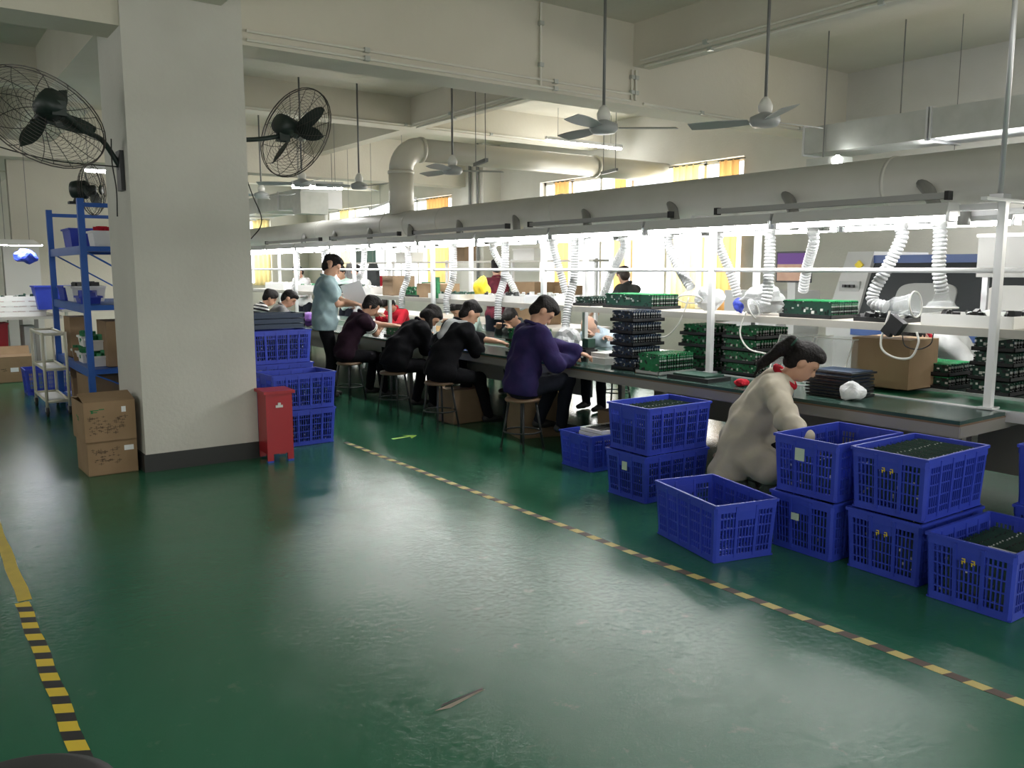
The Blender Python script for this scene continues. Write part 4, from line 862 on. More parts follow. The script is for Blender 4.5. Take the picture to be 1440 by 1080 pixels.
# rear frame things seen beyond: white work table with clutter, clothes, curtains
def curtain(x, y0, y1, z0, z1, m_, label, axis='y'):
    g = G((x, y0, z0)); n = int(abs(y1-y0)/.025); vs = []
    for i in range(n+1):
        yy = y0+(y1-y0)*i/n; d = .03*math.sin(i*1.15)+.012*math.sin(i*.37)
        for zz in (z0, z1): vs += [((x+d, yy, zz) if axis == 'y' else (yy, x+d, zz)), ((x+d+.006, yy, zz) if axis == 'y' else (yy, x+d+.006, zz))]
    fs = []
    for i in range(n): a = i*4; b4 = a+4; fs += [(a, b4, b4+2, a+2), (a+1, a+3, b4+3, b4+1), (a, a+1, b4+1, b4), (a+2, b4+2, b4+3, a+3)]
    fs += [(0, 2, 3, 1), (n*4, n*4+1, n*4+3, n*4+2)]
    if axis != 'y': g.o = Vector((y0, x, z0))
    g.add(vs, fs); o = g.obj('curtain', m_, smooth=True); o.location = g.o
    g2 = G(g.o); e1 = (x, y0-.05, z1) if axis == 'y' else (y0-.05, x, z1); e2 = (x, y1+.05, z1) if axis == 'y' else (y1+.05, x, z1); g2.tube([e1, e2], .012, 6)
    for e_ in (e1, e2): g2.tube([e_, (e_[0]+.12, e_[1], e_[2]+.02) if axis == 'y' else (e_[0], e_[1]+.13, e_[2]+.02)], .008, 5)
    g2.obj('curtain_rod', 'rod_grey', o); return tag(o, label, 'curtain', 'window curtains')
for y_a, y_b, m_, lab in ((8.78, 9.15, 'orange_curtain', 'orange curtain at the right edge of the near window'), (9.6, 10.2, 'yellow_curtain', 'pale yellow curtain beside the end of the cross pipe'), (11.3, 11.55, 'orange_curtain', 'narrow orange curtain left of the person in dark grey'),
                          (12.9, 13.3, 'orange_curtain', 'orange curtain in the left part of the near window'), (17.35, 18.3, 'orange_curtain', 'orange and yellow curtain right of the riser pipe'), (22.8, 23.4, 'yellow_curtain', 'yellow curtain in the far window')):
    curtain(XW-.08, y_a, y_b, SILL-.1, HEAD-.05, m_, lab)
curtain(YF-.1, 4.1, 4.6, 1.1, 3.1, 'orange_curtain', 'orange curtain on the far wall beside the column', 'x')
curtain(YF-.1, 9.0, 9.5, 1.1, 3.1, 'yellow_curtain', 'yellow curtain on the far wall left of the red strip', 'x')
# second work line behind the bench
t = root('rear_bench', (8.0, 12, 0), 'white work table line behind the main bench', 'workbench'); O = t.location
G(O).bx(7.4, 8.2, 8.9, 17.0, .74, .78).obj('worktop', 'shelf_top', t)
for yy in (9, 11, 13, 15, 16.9):
    for xx in (7.45, 8.15): G(O).bx(xx-.02, xx+.02, yy-.02, yy+.02, 0, .74).obj('leg', 'steel_white', t)
for yy in (9.0, 11, 13, 15, 16.9): G(O).bx(7.98, 8.02, yy-.02, yy+.02, .78, 1.75).obj('upright', 'steel_white', t)
for zz in (1.2, 1.7): G(O).bx(7.85, 8.15, 8.9, 17.0, zz, zz+.03).obj('rear_shelf', 'shelf_edge', t)
cm = ['cardboard', 'foam_white', 'pcb_dark', 'cardboard_dark', 'pcb_green', 'chip_white', 'cloth_red', 'pcb_dark']
for i in range(8):
    zz = (1.23, 1.73)[i % 2]; yy = 9.6+i*.95; s_ = (.22+.05*(i % 3)); 
    g = G((8, yy, zz)); g.bx(7.88, 8.12, yy-s_, yy+s_, zz, zz+.12+.05*(i % 4)); g.bx(7.87, 8.13, yy-s_-.01, yy+s_+.01, zz+.10+.05*(i % 4), zz+.13+.05*(i % 4), 1)
    o = g.obj('storage_box', [cm[i], cm[i]]); o.location = (8, yy, zz); tag(o, ['tan', 'white', 'dark green', 'brown', 'green', 'pale', 'red', 'black-green'][i]+' lidded box on the '+('lower' if i % 2 == 0 else 'upper')+' rear shelf beyond the bench', 'box')
carton((7.75, 10.05, .78), (.5, .55, .62), 0, 'tan carton with a hand hole beside the man in the checked shirt')
for i, (xx, yy, cc_) in enumerate(((7.3, 16.6, 'cloth_red'), (7.4, 15.7, 'cloth_grey'), (7.4, 14.7, 'cloth_darkgrey'))):
    t = root('hanging_garment', (xx, yy, 1.7), ['red', 'grey', 'dark'][i]+' garment hanging beyond the lamp row at the left', 'clothes'); g = G()
    vs = []; n = 10
    for z_, w_ in ((0, .12), (-.12, .24), (-.7, .27)):
        for j in range(n): a = 2*PI*j/n; vs.append((.06*math.sin(a)*(1+.3*math.cos(3*a)), w_*math.cos(a), z_))
    fs = [(i_*n+j, i_*n+(j+1) % n, (i_+1)*n+(j+1) % n, (i_+1)*n+j) for i_ in range(2) for j in range(n)]+[tuple(range(n-1, -1, -1)), tuple(range(2*n, 3*n))]
    g.add(vs, fs); g.obj('cloth', cc_, t, True); G().tube([(0, 0, 0), (0, 0, ZC-1.7)], .004, 5).obj('hanger_wire', 'rod_grey', t)
# ================================================================ LEFT SIDE: RACK AND FAR TABLES
t = root('blue_rack', (1.85, 10.2, 0), 'blue steel storage rack standing behind the column', 'rack'); O = t.location
RX0, RX1, RY0, RY1 = 1.52, 2.35, 9.25, 11.3
for xx, yy in ((RX0, RY0), (RX0, RY1), (RX1, RY0), (RX1, RY1)):
    p = G(O).bx(xx-.03, xx+.03, yy-.03, yy+.03, 0, 2.28).obj('post', 'rack_blue', t)
for zz in (.12, .58, 1.22, 1.80):
    G(O).bx(RX0+.0, RX1, RY0, RY1, zz, zz+.02).obj('deck', 'rack_blue', t)
    for xx in (RX0-.02, RX1): G(O).bx(xx, xx+.025, RY0+.03, RY1-.03, zz-.06, zz+.025).obj('beam', 'rack_blue', t)
    for yy in (RY0, RY1): G(O).bx(RX0+.03, RX1-.03, yy-.015, yy+.015, zz-.03, zz+.02).obj('cross_beam', 'rack_blue', t)
for yy in (RY0, RY1): 
    G(O).bx(RX0+.03, RX1-.03, yy-.015, yy+.015, 2.2, 2.24).obj('cross_beam', 'rack_blue', t)
    G(O).bar((RX0, yy, 1.78), (RX1, yy, 1.28), .03, .015).obj('brace', 'rack_blue', t); G(O).bar((RX0, yy, .56), (RX1, yy, .16), .03, .015).obj('brace', 'rack_blue', t)
def bin_(x, y, z, d, m_, label, fill=None):
    t = root('storage_bin', (x, y, z), label, 'bin'); a, b_, h = d[0]/2, d[1]/2, d[2]; g = G(); k = .88
    g.add([(-a*k, -b_*k, 0), (a*k, -b_*k, 0), (a*k, b_*k, 0), (-a*k, b_*k, 0), (-a, -b_, h), (a, -b_, h), (a, b_, h), (-a, b_, h)], [(3, 2, 1, 0)]+BOXF[2:]); g.obj('body', m_, t)
    g = G(); r_ = .012
    for x0_, x1_, y0_, y1_ in ((-a-r_, a+r_, -b_-r_, -b_), (-a-r_, a+r_, b_, b_+r_), (-a-r_, -a, -b_, b_), (a, a+r_, -b_, b_)): g.bx(x0_, x1_, y0_, y1_, h-.02, h)
    g.obj('rim', m_, t)
    if fill:
        g = G(); rr = random.Random(int(x*91+y*37))
        for _ in range(10): g.box((rr.uniform(-a*.6, a*.6), rr.uniform(-b_*.6, b_*.6), h*.9), (rr.uniform(.04, .1),)*2+(rr.uniform(.04, .14),), 0, Matrix.Rotation(rr.uniform(0, 2), 3, 'Z'))
        tag(g.obj('contents', fill, t), kind='stuff')
bin_(1.72, 10.4, 1.822, (.34, .5, .21), 'crate_blue', 'blue plastic bin on the top deck of the blue rack')
bin_(1.80, 9.6, 1.822, (.3, .3, .16), 'foam_white', 'white bin with red parts on the top deck of the blue rack', 'cloth_red')
bin_(2.12, 9.55, 1.822, (.24, .3, .12), 'clear_plastic', 'clear bin beside the white bin on the top deck', 'pcb_blue')
bin_(1.72, 10.5, 1.242, (.34, .45, .17), 'foam_white', 'white tub with dark rim on the second deck of the blue rack', 'machine_dark')
carton((2.08, 9.55, 1.242), (.42, .36, .26), 0, 'cardboard box on the second deck beside the column')
bin_(1.62, 9.75, 1.242, (.2, .3, .08), 'crate_blue', 'small blue pouch-like bin at the edge of the second deck', 'crate_blue')
carton((2.0, 9.6, .602), (.6, .5, .46), 0, 'big cardboard box on the third deck against the column')
for i, (x, y, z) in enumerate(((1.63, 10.05, .602), (1.66, 9.62, .602), (1.63, 10.4, .602), (1.64, 10.02, .78), (1.66, 9.7, .76))):
    bin_(x, y, z, (.16, .3, .11), 'foam_white', ['white parts bin, middle of the front row on the third deck', 'white parts bin nearest on the third deck', 'white parts bin farthest on the third deck', 'white parts bin stacked with green parts', 'white parts bin stacked nearest the post'][i], 'pcb_green')
carton((1.66, 10.85, .602), (.2, .4, .45), 0, 'upright brown box at the far end of the third deck')
carton((1.72, 9.9, .142), (.34, .6, .34), .08, 'open cardboard box on the bottom deck of the blue rack', (.9, 2.0))
carton((1.70, 10.7, .142), (.3, .5, .24), -.1, 'smaller cardboard box on the bottom deck of the blue rack', (.4, 1.9))
bin_(1.66, 10.95, 1.242, (.25, .4, .16), 'crate_blue', 'long blue bin at the far end of the second deck')
t = root('pipe_trolley', (1.285, 10.74, 0), 'cream tube trolley on black castors beside the blue rack', 'trolley')
for xx in (-.05, .17):
    for yy in (-.45, .45):
        G().tube([(xx, yy, .10), (xx, yy, .92)], .016, 10).obj('post', 'cream_tube', t, True)
        c = G().lathe([(.045, -.015), (.055, -.01), (.055, .01), (.045, .015)], 18, c=(xx, yy, .055), R=zdir((1, 0, 0))).obj('castor', 'rubber', t, True)
        w_ = G().bx(xx-.022, xx+.022, yy-.02, yy+.02, .06, .11).obj('fork', 'wheel_grey'); w_.parent = c
for zz in (.15, .5, .88):
    G().bx(-.05, .17, -.45, .45, zz, zz+.012).obj('deck', 'chip_white', t)
    for xx in (-.05, .17): G().tube([(xx, -.45, zz+.02), (xx, .45, zz+.02)], .014, 8).obj('rail', 'cream_tube', t, True)
    for yy in (-.45, .45): G().tube([(-.05, yy, zz+.02), (.17, yy, zz+.02)], .014, 8).obj('rail', 'cream_tube', t, True)
# far-left work tables
t = root('far_table', (1.0, 14.9, 0), 'grey work table with white trays at the far left', 'table'); O = t.location
G(O).bx(.3, 2.0, 14.25, 16.4, .86, .90).obj('worktop', 'shelf_edge', t)
for xx in (.4, 1.66): 
    for yy in (14.35, 16.3): G(O).bx(xx-.025, xx+.025, yy-.025, yy+.025, 0, .86).obj('leg', 'table_edge', t)
G(O).bx(1.50, 1.66, 14.4, 14.9, .1, .75).obj('cabinet_panel', 'machine_white', t)
for i in range(4):
    shelf_tray(1.47+.02*(i % 2), 14.7, .66, .6, .07, 'white foam tray, %s in the pile on the far-left table' % ('lowest', 'second', 'third', 'topmost')[i], 'pcb_dark' if i == 3 else 'cloth_red', z=.90+.075*i, n=4)
shelf_tray(.80, 14.8, .45, .6, .08, 'dark heap tray on the far-left table at the picture edge', 'pcb_dark', 'machine_dark', z=.90, n=6)
bin_(1.06, 14.75, 0, (.5, .4, .8), 'red_paint', 'tall red bin under the far-left table at the picture edge')
g = G((1.75, 16.8, 0)); g.bx(1.52, 2.06, 16.72, 16.95, 0, 1.98); tag(g.obj('white_board', 'chip_white'), 'tall bright white panel standing beyond the far-left table', 'panel').location = (1.75, 16.8, 0)
t = root('desk_lamp', (1.45, 13.9, 1.93), 'bright white lamp hanging over the far-left table', 'lamp', rz=.0)
g = G(); g.add([(-.32, -.1, 0), (.3, -.1, 0), (.3, .1, 0), (-.32, .1, 0), (-.2, -.03, .08), (.2, -.03, .08), (.2, .03, .08), (-.2, .03, .08)], BOXF[1:]); g.obj('shade', 'chip_white', t)
G().bx(-.30, .30, -.09, .09, -.006, .01).obj('tube', 'panel_glow', t); 
for s in (-1, 1): G().tube([(s*.15, 0, .08), (s*.15, 0, ZC-1.93)], .004, 5).obj('wire', 'rod_grey', t)
crumple((1.55, 13.95, 1.66), .14, 'crate_blue', 'blue_net', 'bundle of blue netting hanging under the far-left lamp', 'net', 31, (1.1, .6, .8))
bin_(2.0, 14.4, 1.0, (.7, .4, .35), 'crate_blue', 'blue plastic box on the partition shelf behind the rack')
g = G(); g.bx(1.98, 2.9, 14.1, 14.7, .96, 1.0); g.bx(2.02, 2.06, 14.12, 14.16, 0, .96); g.bx(2.8, 2.84, 14.6, 14.64, 0, .96); tag(g.obj('narrow_table', 'shelf_edge'), 'grey narrow table behind the blue rack', 'table')
# ================================================================ STOOLS
def stool_proto():
    t = root('stool', (0, 0, 0), 'x', 'stool', 'round work stools'); Hs = .47
    G().lathe([(.02, Hs-.03), (.15, Hs-.03), (.158, Hs-.015), (.15, Hs), (.02, Hs)], 28).obj('seat', 'table_brown', t, True)
    for k in range(4):
        a = PI/4+k*PI/2; e_ = Vector((math.cos(a), math.sin(a), 0)); G().tube([e_*.12+Vector((0, 0, Hs-.03)), e_*.19+Vector((0, 0, .01))], .011, 8).obj('leg', 'dark_metal', t, True)
        G().lathe([(.014, 0), (.014, .02)], 8, c=tuple(e_*.19)).obj('foot', 'rubber', t)
    R = .165; G().tube([(R*math.cos(a), R*math.sin(a), .17) for a in np.linspace(0, 2*PI, 24, endpoint=False)], .008, 6, closed=True).obj('foot_ring', 'dark_metal', t, True)
    return t
ST = stool_proto(); ST0 = True
def stool(x, y, label, rz=0, sc=1):
    global ST0
    if ST0: o = ST; o.location = (x, y, 0); o.rotation_euler[2] = rz; o['label'] = label; ST0 = False
    else: o = copy_tree(ST, None, label, None, (x, y, 0), rz)
    o.scale = (1, 1, sc); return o
# dark round seat at the lower left corner, next to the camera
t = root('foreground_stool', (.10, 1.965, .012), 'black round seat cut off at the bottom left corner', 'stool')
G().lathe([(.02, .40), (.20, .40), (.225, .415), (.225, .445), (.19, .462), (.02, .467)], 40).obj('seat', 'rubber', t, True)
G().tube([(0, 0, .05), (0, 0, .40)], .025, 12).obj('column', 'dark_metal', t, True)
for k in range(5):
    a = 2*PI*k/5; G().bar((0, 0, .06), (.22*math.cos(a), .22*math.sin(a), .03), .03, .03).obj('leg', 'dark_metal', t)
#PEOPLE
# ================================================================ PEOPLE (smooth-blended body fields meshed as one surface)
def surface_nets(D, o, h):
    S = D < 0; nx, ny, nz = D.shape
    cs = [(i, j, k) for i in (0, 1) for j in (0, 1) for k in (0, 1)]
    sl = lambda c: tuple(slice(c[a], (nx, ny, nz)[a]-1+c[a]) for a in range(3))
    cnt = sum(S[sl(c)].astype(np.int8) for c in cs); act = (cnt > 0) & (cnt < 8); idx = -np.ones(act.shape, int); A = np.argwhere(act); idx[act] = np.arange(len(A))
    P = np.zeros((len(A), 3)); W_ = np.zeros(len(A))
    for a in cs:
        for ax in range(3):
            if a[ax] == 0:
                b_ = list(a); b_[ax] = 1
                da = D[A[:, 0]+a[0], A[:, 1]+a[1], A[:, 2]+a[2]]; db = D[A[:, 0]+b_[0], A[:, 1]+b_[1], A[:, 2]+b_[2]]
                cr = (da < 0) != (db < 0); t = np.where(cr, da/np.where(cr, da-db, 1), 0); q = np.tile(np.array(a, float), (len(A), 1)); q[:, ax] += t
                P[cr] += q[cr]; W_[cr] += 1
    V = (P/W_[:, None]+A)*h+o; F = []
    for ax in range(3):
        u, v = [(1, 2), (2, 0), (0, 1)][ax]; s0 = [slice(0, None)]*3; s1 = [slice(0, None)]*3; s0[ax] = slice(0, -1); s1[ax] = slice(1, None)
        ch = S[tuple(s0)] != S[tuple(s1)]; E_ = np.argwhere(ch); ok = (E_[:, u] > 0) & (E_[:, v] > 0) & (E_[:, u] < D.shape[u]-1) & (E_[:, v] < D.shape[v]-1); E_ = E_[ok]
        def g_(du, dv):
            c = E_.copy(); c[:, u] -= du; c[:, v] -= dv; return idx[c[:, 0], c[:, 1], c[:, 2]]
        q = np.stack([g_(1, 1), g_(0, 1), g_(0, 0), g_(1, 0)], 1); fl_ = ~S[E_[:, 0], E_[:, 1], E_[:, 2]]; q[fl_] = q[fl_][:, ::-1]; F.append(q)
    F = np.concatenate(F); return V, F
def field(prims, h, k=.03, pad=.06, cuts=(), noise=0., box=None):
    lo = np.array([1e9]*3); hi = -lo
    for p in prims:
        if p[0] == 'c': r = max(p[3], p[4]); a, b_ = np.array(p[1]), np.array(p[2]); l_, h_ = np.minimum(a, b_)-r, np.maximum(a, b_)+r
        else: c = np.array(p[1]); r = max(p[3]); l_, h_ = c-r, c+r
        lo = np.minimum(lo, l_); hi = np.maximum(hi, h_)
    lo -= pad; hi += pad; n = np.ceil((hi-lo)/h).astype(int)+1; D = np.full(n, .2)
    ax = [lo[i]+h*np.arange(n[i]) for i in range(3)]
    for p in prims:
        if p[0] == 'c': r = max(p[3], p[4])+.09; a, b_ = np.array(p[1], float), np.array(p[2], float); l_, h_ = np.minimum(a, b_)-r, np.maximum(a, b_)+r
        else: c = np.array(p[1], float); r = max(p[3])+.09; l_, h_ = c-r, c+r
        i0 = np.clip(((l_-lo)/h).astype(int), 0, n-1); i1 = np.clip(((h_-lo)/h).astype(int)+2, 1, n)
        X_ = ax[0][i0[0]:i1[0]][:, None, None]; Y_ = ax[1][i0[1]:i1[1]][None, :, None]; Z_ = ax[2][i0[2]:i1[2]][None, None, :]
        if p[0] == 'c':
            d = b_-a; L2 = max(1e-9, d @ d); t = np.clip(((X_-a[0])*d[0]+(Y_-a[1])*d[1]+(Z_-a[2])*d[2])/L2, 0, 1)
            q = np.sqrt((X_-a[0]-t*d[0])**2+(Y_-a[1]-t*d[1])**2+(Z_-a[2]-t*d[2])**2)-(p[3]+(p[4]-p[3])*t)
        else:
            R = p[2]; r3 = p[3]; x_, y_, z_ = X_-c[0], Y_-c[1], Z_-c[2]
            u = [(x_*R[0][i]+y_*R[1][i]+z_*R[2][i]) for i in range(3)]
            k0 = np.sqrt(sum((u[i]/r3[i])**2 for i in range(3))); k1 = np.sqrt(sum((u[i]/r3[i]**2)**2 for i in range(3)))+1e-9; q = k0*(k0-1)/k1
        sl = tuple(slice(i0[i], i1[i]) for i in range(3)); kk = p[5] if len(p) > 5 else k; Dd = D[sl]
        if kk <= 0: D[sl] = np.maximum(Dd, -q); continue           # carve
        hh = np.clip(.5+.5*(q-Dd)/kk, 0, 1); D[sl] = q*(1-hh)+Dd*hh-kk*hh*(1-hh)
    X_, Y_, Z_ = ax[0][:, None, None], ax[1][None, :, None], ax[2][None, None, :]
    if noise > .005: D = D+noise*.9*np.sin(X_*21+2.2*np.sin(Z_*8+Y_*5))*np.sin(Y_*17+Z_*6+1.5*np.sin(X_*9))+noise*.7*np.abs(np.sin(Z_*14+X_*9-Y_*8+1.3*np.sin(X_*15)))
    if noise: D = D+noise*(np.sin(X_*31+Y_*17+Z_*13)*np.sin(Z_*29-X_*11)+.6*np.sin(Y_*47+Z_*23+X_*19))
    for nrm, off in cuts: D = np.maximum(D, X_*nrm[0]+Y_*nrm[1]+Z_*nrm[2]-off)
    return surface_nets(D, lo, h)
def smesh(name, V, F, m_, parent, O): 
    o = link(name, V-np.array(O), F.tolist(), m_, None, parent, True); return o
def nv(v): v = np.array(v, float); return v/(np.linalg.norm(v)+1e-9)
def frame(f, up=(0, 0, 1)):
    f = nv(f); l_ = nv(np.cross(up, f)); u = np.cross(f, l_); return np.stack([f, l_, u], 1)       # columns forward, left, up
def ik(a, t, l1, l2, pole):
    a, t = np.array(a, float), np.array(t, float); d = t-a; L_ = min(np.linalg.norm(d), (l1+l2)*.995); dn = nv(d); t = a+dn*L_
    x = (l1*l1-l2*l2+L_*L_)/(2*L_); hgt = math.sqrt(max(0, l1*l1-x*x)); pl = np.array(pole, float); pl = nv(pl-dn*(pl @ dn)); return a+dn*x+pl*hgt, t
def hand_prims(wr, d, palm_n, side, curl=.6):
    d = nv(d); n = nv(np.array(palm_n)-d*(np.array(palm_n) @ d)); s_ = np.cross(d, n)*side      # s_: towards the thumb
    P = [('c', wr-d*.03, wr+d*.01, .026, .024), ('e', wr+d*.045, np.stack([d, s_, n], 1), (.048, .040, .017))]
    for i, (o_, L_) in enumerate(((.030, .072), (.010, .080), (-.010, .075), (-.029, .060))):
        b0 = wr+d*.075+s_*o_; d1 = nv(d*math.cos(curl*.5)+n*math.sin(curl*.5)); d2 = nv(d*math.cos(curl*1.6)+n*math.sin(curl*1.6)); b1 = b0+d1*L_*.55; b2 = b1+d2*L_*.45
        P += [('c', b0-d*.015, b1, .0095, .0085, .006), ('c', b1, b2, .0085, .0068, .006)]
    t0 = wr+d*.02+s_*.026; t1 = t0+nv(d*.6+s_*.7+n*.3)*.042; t2 = t1+nv(d*.9+s_*.1+n*.5)*.032
    P += [('c', t0, t1, .014, .011, .008), ('c', t1, t2, .0105, .0085, .006)]; return P
def person(label, hip, yaw_, lean=20, head=(25, 0), hands=((.5, .1, .8), (.5, -.1, .8)), feet=None, sit=True, shirt='cloth_black', sleeve='long', pants='cloth_jean', hair='hair', hairstyle='short',
           skin='skin', hres=.013, sc=1.0, curl=.7, long_hem=.0, shirt_fat=.017, extra=None, hand_detail=True, roll=0, group=None, palm=(0, 0, -1), elbow=None, drape=False):
    O = (hip[0], hip[1], 0.0); t = root('person', O, label, 'person', group); yw = math.radians(yaw_)
    f = np.array([math.cos(yw), math.sin(yw), 0]); l_ = np.array([-math.sin(yw), math.cos(yw), 0]); z = np.array([0, 0, 1.]); H_ = np.array(hip, float)
    la = math.radians(lean); s1_ = nv(f*math.sin(la*.7)+z*math.cos(la*.7)+l_*math.sin(math.radians(roll))); s2_ = nv(f*math.sin(la*1.25)+z*math.cos(la*1.25)+l_*math.sin(math.radians(roll)))
    Wp = H_+s1_*.17*sc; Cp = Wp+s2_*.19*sc; Np = Cp+s2_*.15*sc; nd = nv(s2_+f*math.sin(math.radians(head[0]))*.35)
    Hc = Np+nd*.175*sc+f*.015
    hp = math.radians(head[0]); hyaw = math.radians(head[1]); ff = f*math.cos(hyaw)+l_*math.sin(hyaw); hf = nv(ff*math.cos(hp)-z*math.sin(hp)); HR = frame(hf, nv(z+ff*.3) if abs(hf[2]) < .9 else ff)
    hF, hL, hU = HR[:, 0], HR[:, 1], HR[:, 2]
    TR = frame(f, s2_); TR = np.stack([nv(np.cross(l_, s2_)), l_, s2_], 1); TR1 = np.stack([nv(np.cross(l_, s1_)), l_, s1_], 1)
    S = {}; body = []
    tor = [('e', H_+s1_*.02, TR1, (.105*sc, .160*sc, .12*sc)), ('e', Wp, TR1, (.098*sc, .135*sc, .14*sc)), ('e', Cp, TR, (.112*sc, .158*sc, .16*sc)), ('e', Cp+s2_*.08, TR, (.09*sc, .165*sc, .09*sc))]
    sh = {}
    for sd in (1, -1): sh[sd] = Np-s2_*.045*sc+l_*sd*.172*sc+f*.01
    tor += [('c', sh[1], sh[-1], .058*sc, .058*sc)]
    body += tor+[('c', Np-s2_*.04, Hc-hU*.05*sc, .056*sc, .050*sc)]
    hd = [('e', Hc+hU*.018*sc, HR, (.098*sc, .077*sc, .105*sc)), ('e', Hc+hF*.028*sc-hU*.055*sc, HR, (.066*sc, .058*sc, .062*sc)), ('e', Hc+hF*.055*sc-hU*.092*sc, HR, (.028*sc, .030*sc, .024*sc)),
          ('c', Hc+hF*.092*sc+hU*.012*sc, Hc+hF*.113*sc-hU*.028*sc, .009*sc, .014*sc, .012), ('e', Hc+hF*.084*sc+hU*.03*sc, HR, (.022*sc, .055*sc, .012*sc)), ('e', Hc+hF*.083*sc-hU*.062*sc, HR, (.018*sc, .028*sc, .016*sc))]
    for sd in (1, -1): hd += [('e', Hc+hL*sd*.079*sc-hF*.005*sc-hU*.008*sc, HR, (.024*sc, .011*sc, .034*sc), 0, .012)[:4]+(.2, .012)]
    hd = [(p[:4]+(0, .015)) if (p[0] == 'e' and len(p) > 4) else p for p in hd]
    body += hd
    arms = []; wr = {}; elb = {}
    for sd, tgt in zip((1, -1), hands):
        tgt = np.array(tgt, float); pole = -z*.8+l_*sd*.6-f*.3 if elbow is None else np.array(elbow)+l_*sd*.3
        e_, w_ = ik(sh[sd], tgt, .275*sc, .245*sc, pole); elb[sd] = e_; wr[sd] = w_
        body += [('c', sh[sd], e_, .052*sc, .040*sc), ('c', e_, w_, .040*sc, .026*sc)]
        arms.append((sh[sd], e_, w_))
    legs = []
    for i, sd in enumerate((1, -1)):
        hj = H_+l_*sd*.088*sc-z*.01
        if feet: ft = np.array(feet[i], float)
        elif sit: ft = H_+f*(.40+.03*sd)+l_*sd*.13; ft[2] = .085
        else: ft = H_+l_*sd*.095+f*(.02*sd); ft[2] = .085
        kn, an = ik(hj, ft, .42*sc, .41*sc, f+z*.7 if sit else f)
        body += [('c', hj, kn, .082*sc, .054*sc), ('c', kn, an, .053*sc, .036*sc), ('c', an-z*.03, an-z*.045+f*.12, .034, .026)]; legs.append((hj, kn, an))
    V, F = field(body, hres)
    nb = len(V); Vs = [V]; Fs = [F]
    if hand_detail:
        for sd in (1, -1):
            d_ = wr[sd]-elb[sd]; v2, f2 = field(hand_prims(wr[sd], nv(d_), palm, sd*1.0, curl), .0055, .012, .02); Fs.append(f2+sum(len(q) for q in Vs)); Vs.append(v2)
    else:
        v2 = None
        for sd in (1, -1):
            d_ = nv(wr[sd]-elb[sd]); v2, f2 = field(hand_prims(wr[sd], d_, palm, sd, curl), .009, .012, .03); Fs.append(f2+sum(len(q) for q in Vs)); Vs.append(v2)
    smesh('body', np.concatenate(Vs), np.concatenate(Fs), skin, t, O)
    # shirt
    q = shirt_fat; up = [('e', p[1], p[2], tuple(r+q*(1.6 if n_ < 2 else 1) for r in p[3])) if p[0] == 'e' else ('c', p[1], p[2], p[3]+q*.8, p[4]+q*.8) for n_, p in enumerate(tor)]
    for (a, b_, c) in arms:
        if sleeve == 'long': up += [('c', a, b_, (.054*sc+q), (.043*sc+q)), ('c', b_, b_+(c-b_)*.9, .043*sc+q, .031*sc+q)]
        elif sleeve == 'rolled': up += [('c', a, b_, (.054*sc+q), (.043*sc+q)), ('c', b_, b_+(c-b_)*.22, .043*sc+q, .040*sc+q)]
        else: up += [('c', a, a+(b_-a)*.58, .058*sc+q, .054*sc+q)]
    hemz = H_-s1_*(.06+long_hem)
    if long_hem: up += [('c', H_-l_*.05, hemz-l_*.07, .13*sc, .135*sc), ('c', H_+l_*.05, hemz+l_*.07, .13*sc, .135*sc)]
    if drape: up += [('c', Wp+f*.02, H_+f*.20-z*.10, .13, .105), ('c', H_+f*.05+l_*.08-z*.03, H_+f*.17+l_*.12-z*.16, .13, .09), ('c', H_+f*.05-l_*.08-z*.03, H_+f*.20-l_*.13-z*.13, .135, .115)]
    V, F = field(up, hres, .035, noise=.0075 if shirt_fat > .02 else .0055, cuts=[(tuple(-z), -(z @ hemz)+.02) if drape else (tuple(-s1_), -(s1_ @ hemz))])
    smesh('shirt', V, F, shirt, t, O)
    kr = .058+shirt_fat*.75; ck = [Np+s2_*(.035-.022*math.cos(a))+TR[:, 0]*(kr*math.cos(a)+.012)+l_*kr*math.sin(a) for a in np.linspace(0, 2*PI, 16, endpoint=False)]
    G(O).tube(ck, .021 if drape else .016, 8, closed=True).obj('collar', (extra or {}).get('collar', shirt), t, True)
    # trousers and shoes
    lo_ = [('e', H_+s1_*.0, TR1, (.115*sc, .168*sc, .118*sc))]
    for (a, b_, c) in legs: lo_ += [('c', a, b_, .092*sc, .066*sc), ('c', b_, c, .064*sc, .052*sc)]
    V, F = field(lo_, hres, .035, noise=.003); smesh('trousers', V, F, pants, t, O)
    for (a, b_, c) in legs:
        fx = f; V, F = field([('c', c-z*.035-fx*.03, c-z*.04+fx*.06, .040, .036), ('c', c-z*.04+fx*.06, c-z*.048+fx*.15, .038, .028)], .011, .02, .03, cuts=[((0, 0, -1), -.004)]); smesh('shoe', V, F, (extra or {}).get('shoe', 'rubber'), t, O)
    # hair
    hp_ = [('e', Hc+hU*.026*sc-hF*.006*sc, HR, (.108*sc, .090*sc, .112*sc)), ('e', Hc+hF*.055*sc+hU*.080*sc, HR, (.062*sc, .075*sc, .042*sc)), ('e', Hc+hF*.02*sc+hU*.105*sc+hL*.02, HR, (.07*sc, .06*sc, .035*sc)), ('e', Hc-hF*.07*sc+hU*.06*sc-hL*.02, HR, (.045*sc, .06*sc, .05*sc)), ('e', Hc-hF*.045*sc-hU*.03*sc, HR, (.062*sc, .073*sc, .075*sc))]
    if hairstyle == 'bald': hp_ = [('e', Hc-hF*.03*sc-hU*.005*sc, HR, (.078*sc, .083*sc, .06*sc))]
    hp_ += [('e', Hc+hF*.086*sc-hU*.045*sc, HR, (.092*sc, .105*sc, .105*sc), 0, -1)]
